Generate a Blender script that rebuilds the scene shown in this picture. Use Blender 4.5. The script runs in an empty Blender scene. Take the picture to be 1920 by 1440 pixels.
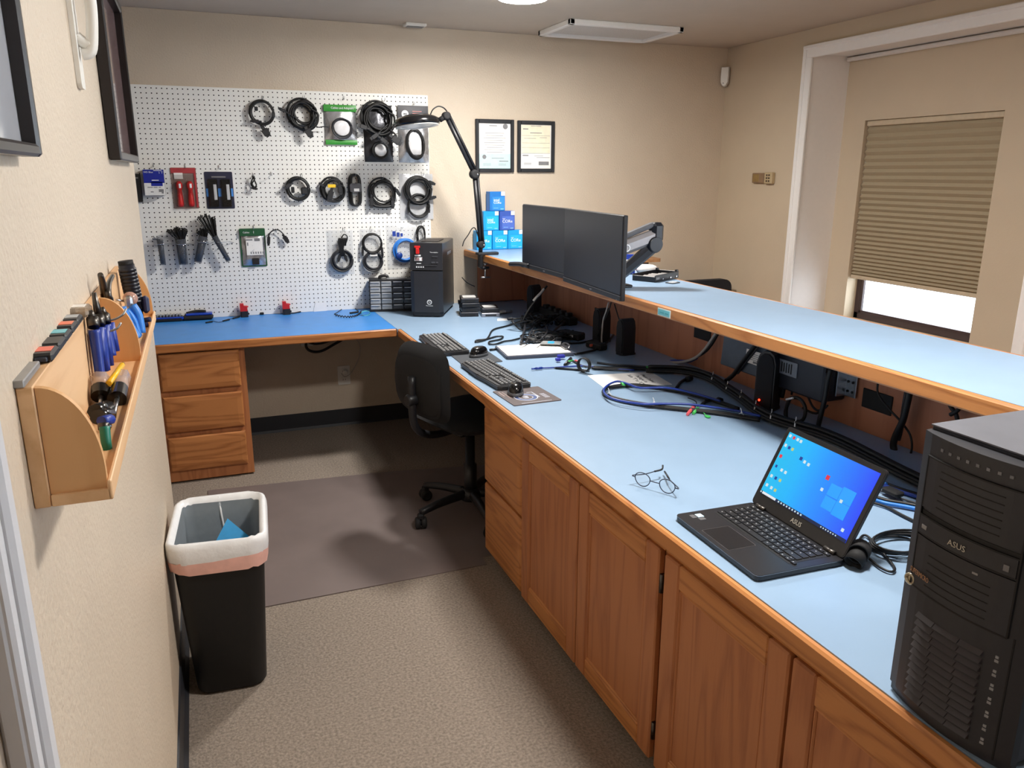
import bpy, math, random
from mathutils import Matrix, Vector, Euler
random.seed(7)
SC = bpy.context.scene
COL = SC.collection
# ---------------------------------------------------------------- camera
cam_data = bpy.data.cameras.new('camera')
cam_data.sensor_width = 36.0
cam_data.lens = 1478.81 / 1920 * 36.0
cam_data.clip_start = 0.02
cam = bpy.data.objects.new('camera', cam_data)
COL.objects.link(cam)
_r = Vector((0.93083813, -0.36542444, 0.00231212))
_u = Vector((0.09259702, 0.24198162, 0.96585231))
_f = Vector((0.35350553, 0.89883807, -0.25908293))
_m = Matrix((_r, _u, -_f)).transposed().to_4x4()
_m.translation = Vector((0.16999, -4.75744, 1.52504))
cam.matrix_world = _m
SC.camera = cam
# ---------------------------------------------------------------- world, exposure
SC.view_settings.view_transform = 'Standard'
SC.view_settings.look = 'None'
SC.view_settings.exposure = 0.06
SC.view_settings.gamma = 1.0
SC.view_settings.use_curve_mapping = False
SC.cycles.use_denoising = True
SC.cycles.max_bounces = 8
SC.cycles.diffuse_bounces = 5
SC.cycles.transparent_max_bounces = 12
SC.cycles.caustics_reflective = False
SC.cycles.caustics_refractive = False
world = bpy.data.worlds.new('world')
SC.world = world
world.use_nodes = True
bg = world.node_tree.nodes['Background']
bg.inputs[0].default_value = (0.80, 0.90, 1.0, 1)
bg.inputs[1].default_value = 9.5

def lamp(name, loc, power, radius, col=(1.0, 0.965, 0.925)):
    d = bpy.data.lights.new(name, 'AREA')
    d.shape = 'DISK'; d.size = radius * 2; d.energy = power; d.color = col
    o = bpy.data.objects.new(name, d); COL.objects.link(o); o.location = loc
    return o
# the ceiling lamps, the third unseen and added for extra light (their bodies are built with the ceiling fittings below)
LAMPS = [((1.64, -1.14, 2.250), 42), ((1.40, -3.40, 2.250), 31), ((2.95, -4.6, 2.250), 10)]
for _l, _p in LAMPS:
    lamp('ceiling_lamp_light', _l, _p, 0.13)

# ---------------------------------------------------------------- colour and materials
def lin(c):
    return tuple((x / 255 / 12.92 if x / 255 <= 0.04045 else ((x / 255 + 0.055) / 1.055) ** 2.4) for x in c) + (1.0,)

MATS = {}
def mat(name, rgb, rough=0.5, metal=0.0, var=0.06, scale=40.0, bump=0.0, bscale=None, spec=0.5, alpha=1.0, emit=None, es=1.0, trans=0.0, coat=0.0):
    if name in MATS: return MATS[name]
    m = bpy.data.materials.new(name); m.use_nodes = True
    nt = m.node_tree; N = nt.nodes; L = nt.links
    b = N['Principled BSDF']
    b.inputs['Roughness'].default_value = rough
    b.inputs['Metallic'].default_value = metal
    b.inputs['Specular IOR Level'].default_value = spec
    b.inputs['Alpha'].default_value = alpha
    b.inputs['Transmission Weight'].default_value = trans
    b.inputs['Coat Weight'].default_value = coat
    c = lin(rgb) if not (emit and es < 2) else tuple(x * .06 for x in lin(rgb)[:3]) + (1.0,)
    tc = N.new('ShaderNodeTexCoord'); nz = N.new('ShaderNodeTexNoise')
    nz.inputs['Scale'].default_value = scale; nz.inputs['Detail'].default_value = 3
    L.new(tc.outputs['Object'], nz.inputs['Vector'])
    rp = N.new('ShaderNodeValToRGB')
    rp.color_ramp.elements[0].position = 0.3; rp.color_ramp.elements[1].position = 0.7
    rp.color_ramp.elements[0].color = tuple(x * (1 - var) for x in c[:3]) + (1,)
    rp.color_ramp.elements[1].color = tuple(min(1, x * (1 + var)) for x in c[:3]) + (1,)
    L.new(nz.outputs['Fac'], rp.inputs['Fac']); L.new(rp.outputs['Color'], b.inputs['Base Color'])
    if emit:
        b.inputs['Emission Color'].default_value = lin(emit); b.inputs['Emission Strength'].default_value = es
    if bump:
        n2 = N.new('ShaderNodeTexNoise'); n2.inputs['Scale'].default_value = bscale or scale; n2.inputs['Detail'].default_value = 4
        L.new(tc.outputs['Object'], n2.inputs['Vector'])
        bp = N.new('ShaderNodeBump'); bp.inputs['Strength'].default_value = bump; bp.inputs['Distance'].default_value = 0.004
        L.new(n2.outputs['Fac'], bp.inputs['Height']); L.new(bp.outputs['Normal'], b.inputs['Normal'])
    MATS[name] = m
    return m

def wood(name, light, dark, axis='x', scale=9.0, rough=0.42, ring=1.0):
    """grain runs along axis: noise stretched along it, plus broad cathedral figure and fine pores"""
    if name in MATS: return MATS[name]
    m = bpy.data.materials.new(name); m.use_nodes = True
    nt = m.node_tree; N = nt.nodes; L = nt.links
    b = N['Principled BSDF']; b.inputs['Roughness'].default_value = rough
    tc = N.new('ShaderNodeTexCoord'); mp = N.new('ShaderNodeMapping')
    st = {'x': (0.09, 1, 1), 'y': (1, 0.09, 1), 'z': (1, 1, 0.09)}[axis]
    mp.inputs['Scale'].default_value = st
    L.new(tc.outputs['Object'], mp.inputs['Vector'])
    oi = N.new('ShaderNodeObjectInfo'); va = N.new('ShaderNodeVectorMath'); va.operation = 'ADD'
    L.new(mp.outputs['Vector'], va.inputs[0]); L.new(oi.outputs['Random'], va.inputs[1])
    n1 = N.new('ShaderNodeTexNoise'); n1.inputs['Scale'].default_value = scale; n1.inputs['Detail'].default_value = 2; n1.inputs['Distortion'].default_value = 0.6
    L.new(va.outputs[0], n1.inputs['Vector'])
    mu = N.new('ShaderNodeMath'); mu.operation = 'MULTIPLY'; mu.inputs[1].default_value = 9 * ring
    L.new(n1.outputs['Fac'], mu.inputs[0])
    pp = N.new('ShaderNodeMath'); pp.operation = 'PINGPONG'; pp.inputs[1].default_value = 0.5
    L.new(mu.outputs[0], pp.inputs[0])
    n2 = N.new('ShaderNodeTexNoise'); n2.inputs['Scale'].default_value = scale * 22; n2.inputs['Detail'].default_value = 3
    L.new(va.outputs[0], n2.inputs['Vector'])
    ad = N.new('ShaderNodeMath'); ad.operation = 'MULTIPLY_ADD'; ad.inputs[1].default_value = 1.25
    L.new(pp.outputs[0], ad.inputs[0])
    m3 = N.new('ShaderNodeMath'); m3.operation = 'MULTIPLY'; m3.inputs[1].default_value = 0.45
    L.new(n2.outputs['Fac'], m3.inputs[0]); L.new(m3.outputs[0], ad.inputs[2])
    rp = N.new('ShaderNodeValToRGB')
    rp.color_ramp.elements[0].position = 0.12; rp.color_ramp.elements[1].position = 0.62
    rp.color_ramp.elements[0].color = lin(dark); rp.color_ramp.elements[1].color = lin(light)
    L.new(ad.outputs[0], rp.inputs['Fac']); L.new(rp.outputs['Color'], b.inputs['Base Color'])
    bp = N.new('ShaderNodeBump'); bp.inputs['Strength'].default_value = 0.12; bp.inputs['Distance'].default_value = 0.002
    L.new(n2.outputs['Fac'], bp.inputs['Height']); L.new(bp.outputs['Normal'], b.inputs['Normal'])
    MATS[name] = m
    return m

# ---------------------------------------------------------------- mesh builder
class MB:
    def __init__(s): s.v = []; s.f = []; s.s = []; s.M = None; s.k = []
    def cut(s): s.k.append((len(s.v), len(s.f))); return s        # what follows is a piece of its own
    def at(s, loc=(0, 0, 0), rot=(0, 0, 0)):
        s.M = Matrix.Translation(loc) @ Euler(rot).to_matrix().to_4x4(); return s
    def add(s, vs, fs, sm=False):
        o = len(s.v)
        s.v += [tuple(s.M @ Vector(p)) for p in vs] if s.M else [tuple(p) for p in vs]
        s.f += [tuple(i + o for i in f) for f in fs]; s.s += [sm] * len(fs); return s
    def box(s, c, d, b=0.0):
        x, y, z = c; h = [k / 2 for k in d]
        if b <= 0:
            vs = [(x + i * h[0], y + j * h[1], z + k * h[2]) for i in (-1, 1) for j in (-1, 1) for k in (-1, 1)]
            return s.add(vs, [(0, 1, 3, 2), (4, 6, 7, 5), (0, 4, 5, 1), (2, 3, 7, 6), (0, 2, 6, 4), (1, 5, 7, 3)])
        b = min(b, *[k * 0.99 for k in h]); vs = []; ix = {}
        for i in (-1, 1):
            for j in (-1, 1):
                for k in (-1, 1):
                    for a in range(3):
                        q = [h[0] - b, h[1] - b, h[2] - b]; q[a] = h[a]
                        ix[(i, j, k, a)] = len(vs); vs.append((x + i * q[0], y + j * q[1], z + k * q[2]))
        F = []
        def fc(l, n):
            p = [Vector(vs[i]) - Vector(c) for i in l]
            nn = (p[1] - p[0]).cross(p[2] - p[0])
            F.append(tuple(l) if nn.dot(Vector(n)) > 0 else tuple(reversed(l)))
        for a in range(3):
            o = [q for q in range(3) if q != a]
            for g in (-1, 1):
                l = []
                for p, q in ((-1, -1), (1, -1), (1, 1), (-1, 1)):
                    k = [0, 0, 0]; k[a] = g; k[o[0]] = p; k[o[1]] = q; l.append(ix[(k[0], k[1], k[2], a)])
                n = [0, 0, 0]; n[a] = g; fc(l, n)
            for p in (-1, 1):
                for q in (-1, 1):
                    k0 = [0, 0, 0]; k1 = [0, 0, 0]; k0[a] = -1; k1[a] = 1
                    for k in (k0, k1): k[o[0]] = p; k[o[1]] = q
                    n = [0, 0, 0]; n[o[0]] = p; n[o[1]] = q
                    fc([ix[(*k0, o[0])], ix[(*k1, o[0])], ix[(*k1, o[1])], ix[(*k0, o[1])]], n)
        for i in (-1, 1):
            for j in (-1, 1):
                for k in (-1, 1): fc([ix[(i, j, k, a)] for a in range(3)], (i, j, k))
        return s.add(vs, F)
    def prism(s, poly, a0, a1, axis='z', sm=False):
        """outline in the plane across axis: (x,y) for z, (x,z) for y, (y,z) for x"""
        n = len(poly)
        def P(p, a): return {'z': (p[0], p[1], a), 'y': (p[0], a, p[1]), 'x': (a, p[0], p[1])}[axis]
        ar = sum(poly[i][0] * poly[(i + 1) % n][1] - poly[(i + 1) % n][0] * poly[i][1] for i in range(n))
        if (ar < 0) != (axis == 'y'): poly = poly[::-1]
        if a0 > a1: a0, a1 = a1, a0
        vs = [P(p, a0) for p in poly] + [P(p, a1) for p in poly]
        s.add(vs, [tuple(range(n - 1, -1, -1)), tuple(range(n, 2 * n))])
        o = len(s.v) - 2 * n
        s.f += [(o + i, o + (i + 1) % n, o + n + (i + 1) % n, o + n + i) for i in range(n)]; s.s += [sm] * n
        return s
    def rr(s, c, w, h, r, a0, a1, axis='z', n=5):
        """rounded-rectangle slab"""
        pts = []
        for qx, qy, t0 in ((1, 1, 0), (-1, 1, 90), (-1, -1, 180), (1, -1, 270)):
            for k in range(n + 1):
                t = math.radians(t0 + 90 * k / n)
                pts.append((c[0] + qx * (w / 2 - r) + r * math.cos(t), c[1] + qy * (h / 2 - r) + r * math.sin(t)))
        return s.prism(pts, a0, a1, axis)
    def lathe(s, prof, c=(0, 0, 0), n=24, axis='z', sm=True, sq=(1, 1)):
        vs = []; fs = []
        for r, z in prof:
            for k in range(n):
                t = 2 * math.pi * k / n; a, b = r * math.cos(t) * sq[0], r * math.sin(t) * sq[1]
                p = {'z': (a, b, z), 'y': (a, -z, b), 'x': (z, a, b)}[axis]
                vs.append((c[0] + p[0], c[1] + p[1], c[2] + p[2]))
        for i in range(len(prof) - 1):
            for k in range(n):
                fs.append((i * n + k, i * n + (k + 1) % n, (i + 1) * n + (k + 1) % n, (i + 1) * n + k))
        if len(prof) == 4 and (prof[0][1] == prof[3][1] or (prof[0][1] == prof[1][1] and prof[2][1] == prof[3][1])) and min(p[0] for p in prof) > 0.002:
            fs += [(3 * n + k, 3 * n + (k + 1) % n, (k + 1) % n, k) for k in range(n)]
            return s.add(vs, fs, sm)        # an open ring
        s.add(vs, fs, sm)
        o = len(s.v) - len(vs); e = o + (len(prof) - 1) * n
        s.f += [tuple(range(o + n - 1, o - 1, -1)), tuple(range(e, e + n))]; s.s += [False, False]
        return s
    def cyl(s, p0, p1, r, n=12, r1=None): return s.tube([p0, p1], r, n, smooth=0, r1=r1)
    def ball(s, c, r, n=14, sc=(1, 1, 1)):
        pr = [(max(1e-4, r * math.sin(math.pi * k / 8)), -r * math.cos(math.pi * k / 8)) for k in range(9)]
        vs0 = len(s.v); M = s.M; s.M = None
        s.lathe(pr, (0, 0, 0), n)
        for i in range(vs0, len(s.v)):
            p = s.v[i]; p = (c[0] + p[0] * sc[0], c[1] + p[1] * sc[1], c[2] + p[2] * sc[2])
            s.v[i] = tuple(M @ Vector(p)) if M else p
        s.M = M; return s
    def tube(s, pts, r, n=6, closed=False, smooth=4, r1=None):
        P = [Vector(p) for p in pts]
        if smooth and len(P) > 2: P = catmull(P, smooth, closed)
        m = len(P); up = None; vs = []; fs = []
        for i in range(m):
            if closed: t = P[(i + 1) % m] - P[i - 1]
            else: t = P[min(i + 1, m - 1)] - P[max(i - 1, 0)]
            if t.length < 1e-9: t = Vector((0, 0, 1))
            t.normalize()
            if up is None: up = t.orthogonal()
            else:
                up = up - t * up.dot(t)
                if up.length < 1e-6: up = t.orthogonal()
            up.normalize(); w = t.cross(up)
            rr = r if r1 is None else r + (r1 - r) * i / (m - 1)
            for k in range(n):
                a = 2 * math.pi * k / n
                vs.append(tuple(P[i] + up * (rr * math.cos(a)) + w * (rr * math.sin(a))))
        for i in range(m if closed else m - 1):
            j = (i + 1) % m
            for k in range(n): fs.append((i * n + k, i * n + (k + 1) % n, j * n + (k + 1) % n, j * n + k))
        s.add(vs, fs, True)
        if not closed:
            o = len(s.v) - len(vs)
            s.f += [tuple(range(o + n - 1, o - 1, -1)), tuple(range(o + (m - 1) * n, o + m * n))]; s.s += [False, False]
        return s
    def build(s, name, m, parent=None, loc=None, rot=None, label=None):
        if len(s.k) > 1:
            e = s.k[1:] + [(len(s.v), len(s.f))]; o = None
            for (v0, f0), (v1, f1) in zip([(0, 0)] + s.k[1:], e):
                q = MB(); q.v = s.v[v0:v1]; q.f = [tuple(i - v0 for i in f) for f in s.f[f0:f1]]; q.s = s.s[f0:f1]
                o = q.build(name, m, parent, loc, rot, label)
            return o
        me = bpy.data.meshes.new(name); me.from_pydata(s.v, [], s.f)
        me.polygons.foreach_set('use_smooth', s.s); me.materials.append(m); me.update()
        o = bpy.data.objects.new(name, me); COL.objects.link(o)
        if parent: o.parent = parent
        if loc is not None: o.location = loc
        if rot is not None: o.rotation_euler = rot
        if label: o['label'] = label
        return o

def catmull(P, k, closed):
    out = []; m = len(P)
    g = (lambda i: P[i % m]) if closed else (lambda i: P[max(0, min(m - 1, i))])
    for i in range(m if closed else m - 1):
        a, b, c, d = g(i - 1), g(i), g(i + 1), g(i + 2)
        for j in range(k):
            t = j / k
            out.append(0.5 * ((2 * b) + (c - a) * t + (2 * a - 5 * b + 4 * c - d) * t * t + (3 * b - a - 3 * c + d) * t ** 3))
    if not closed: out.append(P[-1])
    return out

def tag(o, label, cat, group=None):
    o['label'] = label; o['category'] = cat
    if group: o['group'] = group
    return o
def thing(name, label, cat, loc=(0, 0, 0), rz=0.0, group=None, rot=None):
    o = bpy.data.objects.new(name, None); COL.objects.link(o); o.empty_display_size = 0.05
    o.location = loc; o.rotation_euler = rot or (0, 0, rz)
    return tag(o, label, cat, group)
def struct(o): o['kind'] = 'structure'; return o
def stuff(o): o['kind'] = 'stuff'; return o
def dup(root, label, loc=None, rz=None, group=None):
    r = root.copy(); COL.objects.link(r)
    if loc is not None: r.location = loc
    if rz is not None: r.rotation_euler = (0, 0, rz)
    r['label'] = label
    if group: r['group'] = group
    for ch in list(root.children):
        c = ch.copy(); COL.objects.link(c); c.parent = r
        for g in ch.children:
            d = g.copy(); COL.objects.link(d); d.parent = c
    return r
def text(body, size, m, parent, loc, right=(1, 0, 0), up=(0, 0, 1), name='lettering', align='CENTER', ext=0.0002, sx=1.0, space=1.0):
    c = bpy.data.curves.new(name, 'FONT'); c.body = body; c.size = size; c.align_x = align; c.align_y = 'CENTER'
    c.extrude = ext; c.resolution_u = 2; c.space_line = space
    c.materials.append(m)
    o = bpy.data.objects.new(name, c); COL.objects.link(o)
    if parent: o.parent = parent
    R = Vector(right).normalized(); U = Vector(up).normalized(); n = R.cross(U)
    M = Matrix((R, U, n)).transposed().to_4x4(); o.rotation_euler = M.to_euler(); o.location = loc; o.scale = (sx, 1, 1)
    return o
def between(a, b, t): return tuple(a[i] + (b[i] - a[i]) * t for i in range(3))

ZD, ZU, ZC, XR = 0.723, 1.059, 2.331, 3.587
PI = math.pi
# ---------------------------------------------------------------- palette
WALL = mat('tan_wall_paint', (208, 193, 173), 0.45, var=0.02, scale=6, bump=0.6, bscale=105)
WALLR = mat('lobby_wall_paint', (200, 184, 160), 0.7, var=0.02, scale=5, bump=0.15, bscale=110)
CEIL = mat('ceiling_paint', (200, 187, 172), 0.8, var=0.02, scale=6, bump=0.3, bscale=60)
WHITE = mat('white_trim_paint', (240, 239, 237), 0.45, var=0.01)
PLASTW = mat('white_plastic', (232, 230, 224), 0.4, var=0.01)
BLACK = mat('black_plastic', (27, 28, 32), 0.42, var=0.08, scale=200)
BLACKG = mat('glossy_black_plastic', (18, 18, 20), 0.18, var=0.03)
BLACKM = mat('matte_black_rubber', (22, 22, 24), 0.75, var=0.08, scale=120)
CABLE = mat('black_cable_sheath', (12, 12, 14), 0.5, var=0.1, scale=300)
CABLE2 = mat('charcoal_cable_sheath', (44, 45, 50), 0.45, var=0.1, scale=300)
CABW = mat('grey_white_cable_sheath', (176, 172, 168), 0.5, var=0.05)
CABB = mat('blue_cable_sheath', (34, 62, 150), 0.4, var=0.08)
CABLB = mat('bright_blue_cable_sheath', (52, 128, 214), 0.4, var=0.06)
STEEL = mat('brushed_steel', (176, 176, 178), 0.32, 1.0, var=0.08, scale=150)
DSTEEL = mat('dark_steel', (92, 88, 84), 0.35, 1.0, var=0.1, scale=100)
CHROME = mat('chrome', (215, 215, 218), 0.12, 1.0, var=0.02)
BRASS = mat('aged_brass', (170, 146, 100), 0.4, 0.8, var=0.08)
OAKX = wood('oak_grain_crosswise', (188, 124, 72), (152, 92, 48), 'x', 8)
OAKY = wood('oak_grain_lengthwise', (196, 132, 76), (160, 98, 50), 'y', 8)
OAKZ = wood('oak_grain_upright', (184, 120, 76), (160, 98, 60), 'z', 7)
PLYZ = wood('knee_wall_plywood', (190, 126, 94), (168, 106, 76), 'z', 5, 0.6, 0.6)
PINE = wood('pale_pine', (228, 188, 144), (208, 164, 118), 'y', 6, 0.5, 0.5)
PINEX = wood('pale_pine_end_boards', (214, 166, 114), (202, 152, 98), 'z', 5, 0.5, 0.3)
PAPER = mat('white_paper', (240, 238, 234), 0.8, var=0.02)
INK = mat('black_ink', (34, 32, 34), 0.8, var=0.05)
GREYINK = mat('grey_ink', (130, 130, 132), 0.8, var=0.1)
RED = mat('red_plastic', (200, 34, 34), 0.35, var=0.05)
GREEN = mat('green_plastic', (70, 190, 90), 0.4, var=0.05)
PINK = mat('coral_pink_plastic', (232, 96, 104), 0.4, var=0.05)
BLUE = mat('royal_blue_plastic', (28, 58, 160), 0.35, var=0.06)
NAVY = mat('navy_plastic', (24, 32, 70), 0.35, var=0.08)
TEAL = mat('teal_plastic', (90, 190, 200), 0.4, var=0.04)
CLEAR = mat('clear_plastic_film', (226, 229, 233), 0.15, var=0.0, alpha=0.26, bump=0.35, bscale=22)
CLEARB = mat('clear_moulded_plastic', (205, 196, 190), 0.1, var=0.02, alpha=0.45)
FOIL = mat('silver_foil_bag', (188, 190, 194), 0.24, 0.75, var=0.2, scale=25, bump=0.5, bscale=20)
DFOIL = mat('dark_foil_bag', (52, 53, 58), 0.25, 0.5, var=0.4, scale=25, bump=0.6, bscale=22)
WHITEP = mat('white_print', (238, 240, 242), 0.5, var=0.02)
# ================================================================= THE SETTING
CARPET = mat('grey_brown_carpet', (142, 131, 120), 0.95, var=0.30, scale=120, bump=0.8, bscale=180, spec=0.1)
struct(MB().box((1.5, -3.2, -0.04), (5.6, 7.0, 0.08)).build('floor', CARPET))
struct(MB().box((1.5, -3.2, ZC + 0.04), (5.6, 7.0, 0.08)).build('ceiling', CEIL))
struct(MB().box((1.5, 0.06, 1.165), (5.0, 0.12, 2.33)).build('wall_back', WALL))
wl = MB().box((-0.06, -2.996, 1.165), (0.12, 2.256, 2.33)).box((-0.06, -4.60, 2.20), (0.12, 0.95, 0.26)).box((-0.06, -5.82, 1.165), (0.12, 1.5, 2.33))
struct(wl.build('wall_left', WALL))
struct(MB().box((-0.81, -1.9, 1.165), (0.12, 3.8, 2.33)).box((-0.45, -2.6, 1.165), (0.66, 0.1, 2.33)).build('wall_nook', WALL))
struct(MB().box((1.5, -6.55, 1.165), (5.0, 0.12, 2.33)).build('wall_front', WALL))
# lobby wall with a wide cased bay
wr = MB().box((XR + 0.05, -0.39, 1.165), (0.10, 0.80, 2.33)).box((XR + 0.05, -1.575, 2.262), (0.10, 1.57, 0.138)).box((XR + 0.05, -2.76, 1.165), (0.10, 0.80, 2.33)).box((XR + 0.05, -5.85, 1.165), (0.10, 1.2, 2.33)).box((XR + 0.05, -4.205, 0.4), (0.10, 2.09, 0.8)).box((XR + 0.05, -4.205, 2.215), (0.10, 2.09, 0.23))
struct(wr.build('wall_right', WALLR))
# bay: back wall around the window opening, side cheeks, soffit
bw = MB()
y0, y1, wy0, wy1, wz0, wz1 = -0.83, -2.32, -1.00, -1.88, 0.655, 1.822
bw.box((3.93, (y0 + wy0) / 2, 1.1), (0.14, y0 - wy0, 2.2)).box((3.93, (y1 + wy1) / 2, 1.1), (0.14, wy1 - y1, 2.2))
bw.box((3.93, (wy0 + wy1) / 2, wz0 / 2), (0.14, wy0 - wy1, wz0)).box((3.93, (wy0 + wy1) / 2, (wz1 + 2.2) / 2), (0.14, wy0 - wy1, 2.2 - wz1))
struct(bw.build('wall_bay', WALLR))
struct(MB().box((3.7245, y0 + 0.02, 1.095), (0.271, 0.04, 2.19)).box((3.7245, y1 - 0.02, 1.095), (0.271, 0.04, 2.19)).box((3.7245, -1.575, 2.205), (0.271, 1.57, 0.03)).build('trim_3', mat('white_bay_paint', (236, 233, 231), 0.6, var=0.01, bump=0.1, bscale=100)))
# casing of the bay: two-step profile
def casing(mb, segs, x, sgn):
    for (ya, za, yb, zb, w) in segs: pass
t1 = MB()
t1.box((XR - 0.009, -0.797, 1.12), (0.018, 0.074, 2.24), 0.004).box((XR - 0.014, -0.780, 1.12), (0.028, 0.022, 2.24), 0.004)
t1.box((XR - 0.009, -2.357, 1.12), (0.018, 0.074, 2.24), 0.004).box((XR - 0.014, -2.374, 1.12), (0.028, 0.022, 2.24), 0.004)
t1.box((XR - 0.010, -1.575, 2.205), (0.020, 1.57, 0.068), 0.004).box((XR - 0.015, -1.577, 2.229), (0.030, 1.616, 0.022), 0.004)
struct(t1.build('trim_1', WHITE))
struct(MB().box((3.845, -1.575, 2.172), (0.03, 1.49, 0.022), 0.006).build('trim_4', WHITE))
# window
W = bpy.data.objects.new('window_1', None); COL.objects.link(W); W['kind'] = 'structure'; W.location = (3.96, -1.44, 0.655)
FR = mat('dark_bronze_frame', (62, 48, 48), 0.45, var=0.06)
fm = MB().box((0, 0.425, 0.58), (0.04, 0.035, 1.17), .003).box((0, -0.425, 0.58), (0.04, 0.035, 1.17), .003).box((0, 0, 0.02), (0.04, 0.885, 0.04), .003).box((0, 0, 1.15), (0.04, 0.885, 0.04), .003)
fm.box((-0.012, 0.395, 0.58), (0.02, 0.02, 1.10), .002).box((-0.012, 0, 0.045), (0.02, 0.80, 0.016), .002)
fm.build('window_frame', FR, W)
gl = mat('window_glass', (245, 248, 250), 0.02, var=0.0, alpha=0.12)
MB().box((0.004, 0, 0.585), (0.004, 0.82, 1.09)).build('pane', gl, W)
# second lobby window, past the edge of the photograph
W2 = bpy.data.objects.new('window_2', None); COL.objects.link(W2); W2['kind'] = 'structure'; W2.location = (XR + 0.06, -4.205, 0.8)
fm = MB().box((0, 1.02, 0.65), (0.05, 0.05, 1.3), .003).box((0, -1.02, 0.65), (0.05, 0.05, 1.3), .003).box((0, 0, 0.025), (0.05, 2.09, 0.05), .003).box((0, 0, 1.275), (0.05, 2.09, 0.05), .003).box((0, 0, 0.65), (0.05, 0.05, 1.3), .003)
fm.build('window_frame', FR, W2)
for q in (1, -1): MB().box((0.004, q * 0.51, 0.65), (0.004, 0.97, 1.21)).build('pane', gl, W2)
# ground outside
struct(MB().box((9.0, -2.0, -0.1), (9.7, 24, 0.1)).build('ground_outside', mat('pale_concrete', (225, 225, 225), 0.9, var=0.05)))
# pleated shade
t = thing('cellular_shade', 'tan pleated cellular window shade lowered most of the way down', 'shade', (3.888, -1.44, 0.905))
SH = mat('tan_shade_fabric', (170, 156, 130), 0.85, var=0.04, scale=300, bump=0.1)
npl = 56; prof = []
zt = 0.885
for k in range(npl + 1):
    f = k / npl; z = 0.02 + (zt - 0.02) * (f * 0.62 + 0.38 * f * f)
    prof.append((-0.013 if k % 2 else 0.004, z))
poly = prof + [(0.012, zt), (0.012, 0.02)]
MB().prism(poly, -0.432, 0.432, 'y').build('pleated_fabric', SH, t)
MB().box((0, 0, 0.01), (0.03, 0.868, 0.022), .004).build('bottom_rail', mat('beige_rail', (196, 180, 154), 0.5), t)
MB().box((0, 0, 0.900), (0.036, 0.87, 0.030), .004).build('head_rail', mat('beige_rail', (196, 180, 154), 0.5), t)
# baseboards (dark vinyl cove)
COVE = mat('dark_vinyl_cove', (40, 42, 48), 0.5, var=0.06)
def cove(name, pts, axis, a0, a1): struct(MB().prism(pts, a0, a1, axis).build(name, COVE))
cove('baseboard_back', [(0.0, 0.0), (-0.016, 0.0), (-0.007, 0.014), (-0.005, 0.10), (0, 0.102)], 'x', 0.36, 3.58)
cove('baseboard_left', [(0.0, 0.0), (0.018, 0.0), (0.007, 0.016), (0.005, 0.10), (0, 0.102)], 'y', -4.095, -1.868)
# door and casing at the left edge
tr = MB()
tr.box((0.008, -4.128, 1.04), (0.016, 0.062, 2.08), .003).box((0.011, -4.112, 1.04), (0.022, 0.024, 2.08), .004).box((0.010, -4.150, 1.04), (0.020, 0.014, 2.08), .003)
tr.box((0.009, -4.55, 2.03), (0.018, 0.85, 0.10), .003).box((0.009, -5.03, 1.04), (0.018, 0.09, 2.08), .003)
struct(tr.build('trim_2', mat('door_casing_paint', (205, 205, 208), 0.45, var=0.01)))
dj = bpy.data.objects.new('door_1', None); COL.objects.link(dj); dj['kind'] = 'structure'; dj.location = (-0.06, -4.55, 0)
JB = mat('beige_door_paint', (176, 160, 144), 0.5, var=0.02)
MB().box((0.0, 0.383, 1.01), (0.12, 0.025, 2.02)).box((0.0, -0.435, 1.01), (0.12, 0.025, 2.02)).box((0, 0, 2.03), (0.12, 0.86, 0.03)).build('door_jamb', JB, dj)
MB().box((-0.02, 0, 1.005), (0.04, 0.82, 2.0), .002).build('door_slab', JB, dj)
MB().lathe([(0.025, 0), (0.025, 0.008), (0.01, 0.012), (0.01, 0.04), (0.028, 0.05), (0.028, 0.07), (0.012, 0.08)], (0.0, -0.35, 1.0), 16, 'x').build('door_knob', BRASS, dj)

# ceiling fittings
LENS = mat('lit_lamp_diffuser', (255, 250, 240), 0.5, emit=(255, 246, 232), es=36.0)
def ceiling_lamp(loc, label):
    t = thing('ceiling_lamp', label, 'lamp', (loc[0], loc[1], ZC), 0, 'flush ceiling lamps')
    MB().lathe([(0.15, 0), (0.155, -0.012), (0.15, -0.02), (0.14, -0.02)], n=32).build('trim_ring', PLASTW, t)
    MB().lathe([(0.14, -0.015), (0.137, -0.03), (0.11, -0.048), (0.06, -0.058), (0.001, -0.06)], n=32).build('diffuser', LENS, t)
ceiling_lamp(LAMPS[0][0], 'lit round flush ceiling lamp at the top edge above the pegboard corner')
ceiling_lamp(LAMPS[1][0], 'lit round flush ceiling lamp above the aisle near the laptop')
ceiling_lamp(LAMPS[2][0], 'unseen added round ceiling lamp over the near end of the counter')
t = thing('ceiling_vent', 'large white perforated air return grille on the ceiling above the monitors', 'vent', (2.51, -0.35, ZC))
vf = MB()
for c, d in (((0, -0.205, -0.011), (0.72, 0.03, 0.022)), ((0, 0.205, -0.011), (0.72, 0.03, 0.022)), ((-0.345, 0, -0.011), (0.03, 0.44, 0.022)), ((0.345, 0, -0.011), (0.03, 0.44, 0.022))): vf.box((c[0], c[1], c[2] - .004), (d[0], d[1], d[2] + .008), .004)
vf.build('frame', WHITE, t)
MB().box((0, 0, -0.008), (0.67, 0.39, 0.008)).build('perforated_face', mat('perforated_grille', (206, 204, 202), 0.6, var=0.14, scale=170), t)
sc = MB()
for x, y in ((-0.345, -0.15), (-0.345, 0.15), (0.345, -0.15), (0.345, 0.15)): sc.cyl((x, y, -0.028), (x, y, -0.0315), 0.006, 8)
sc.build('screws', PLASTW, t)
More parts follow.
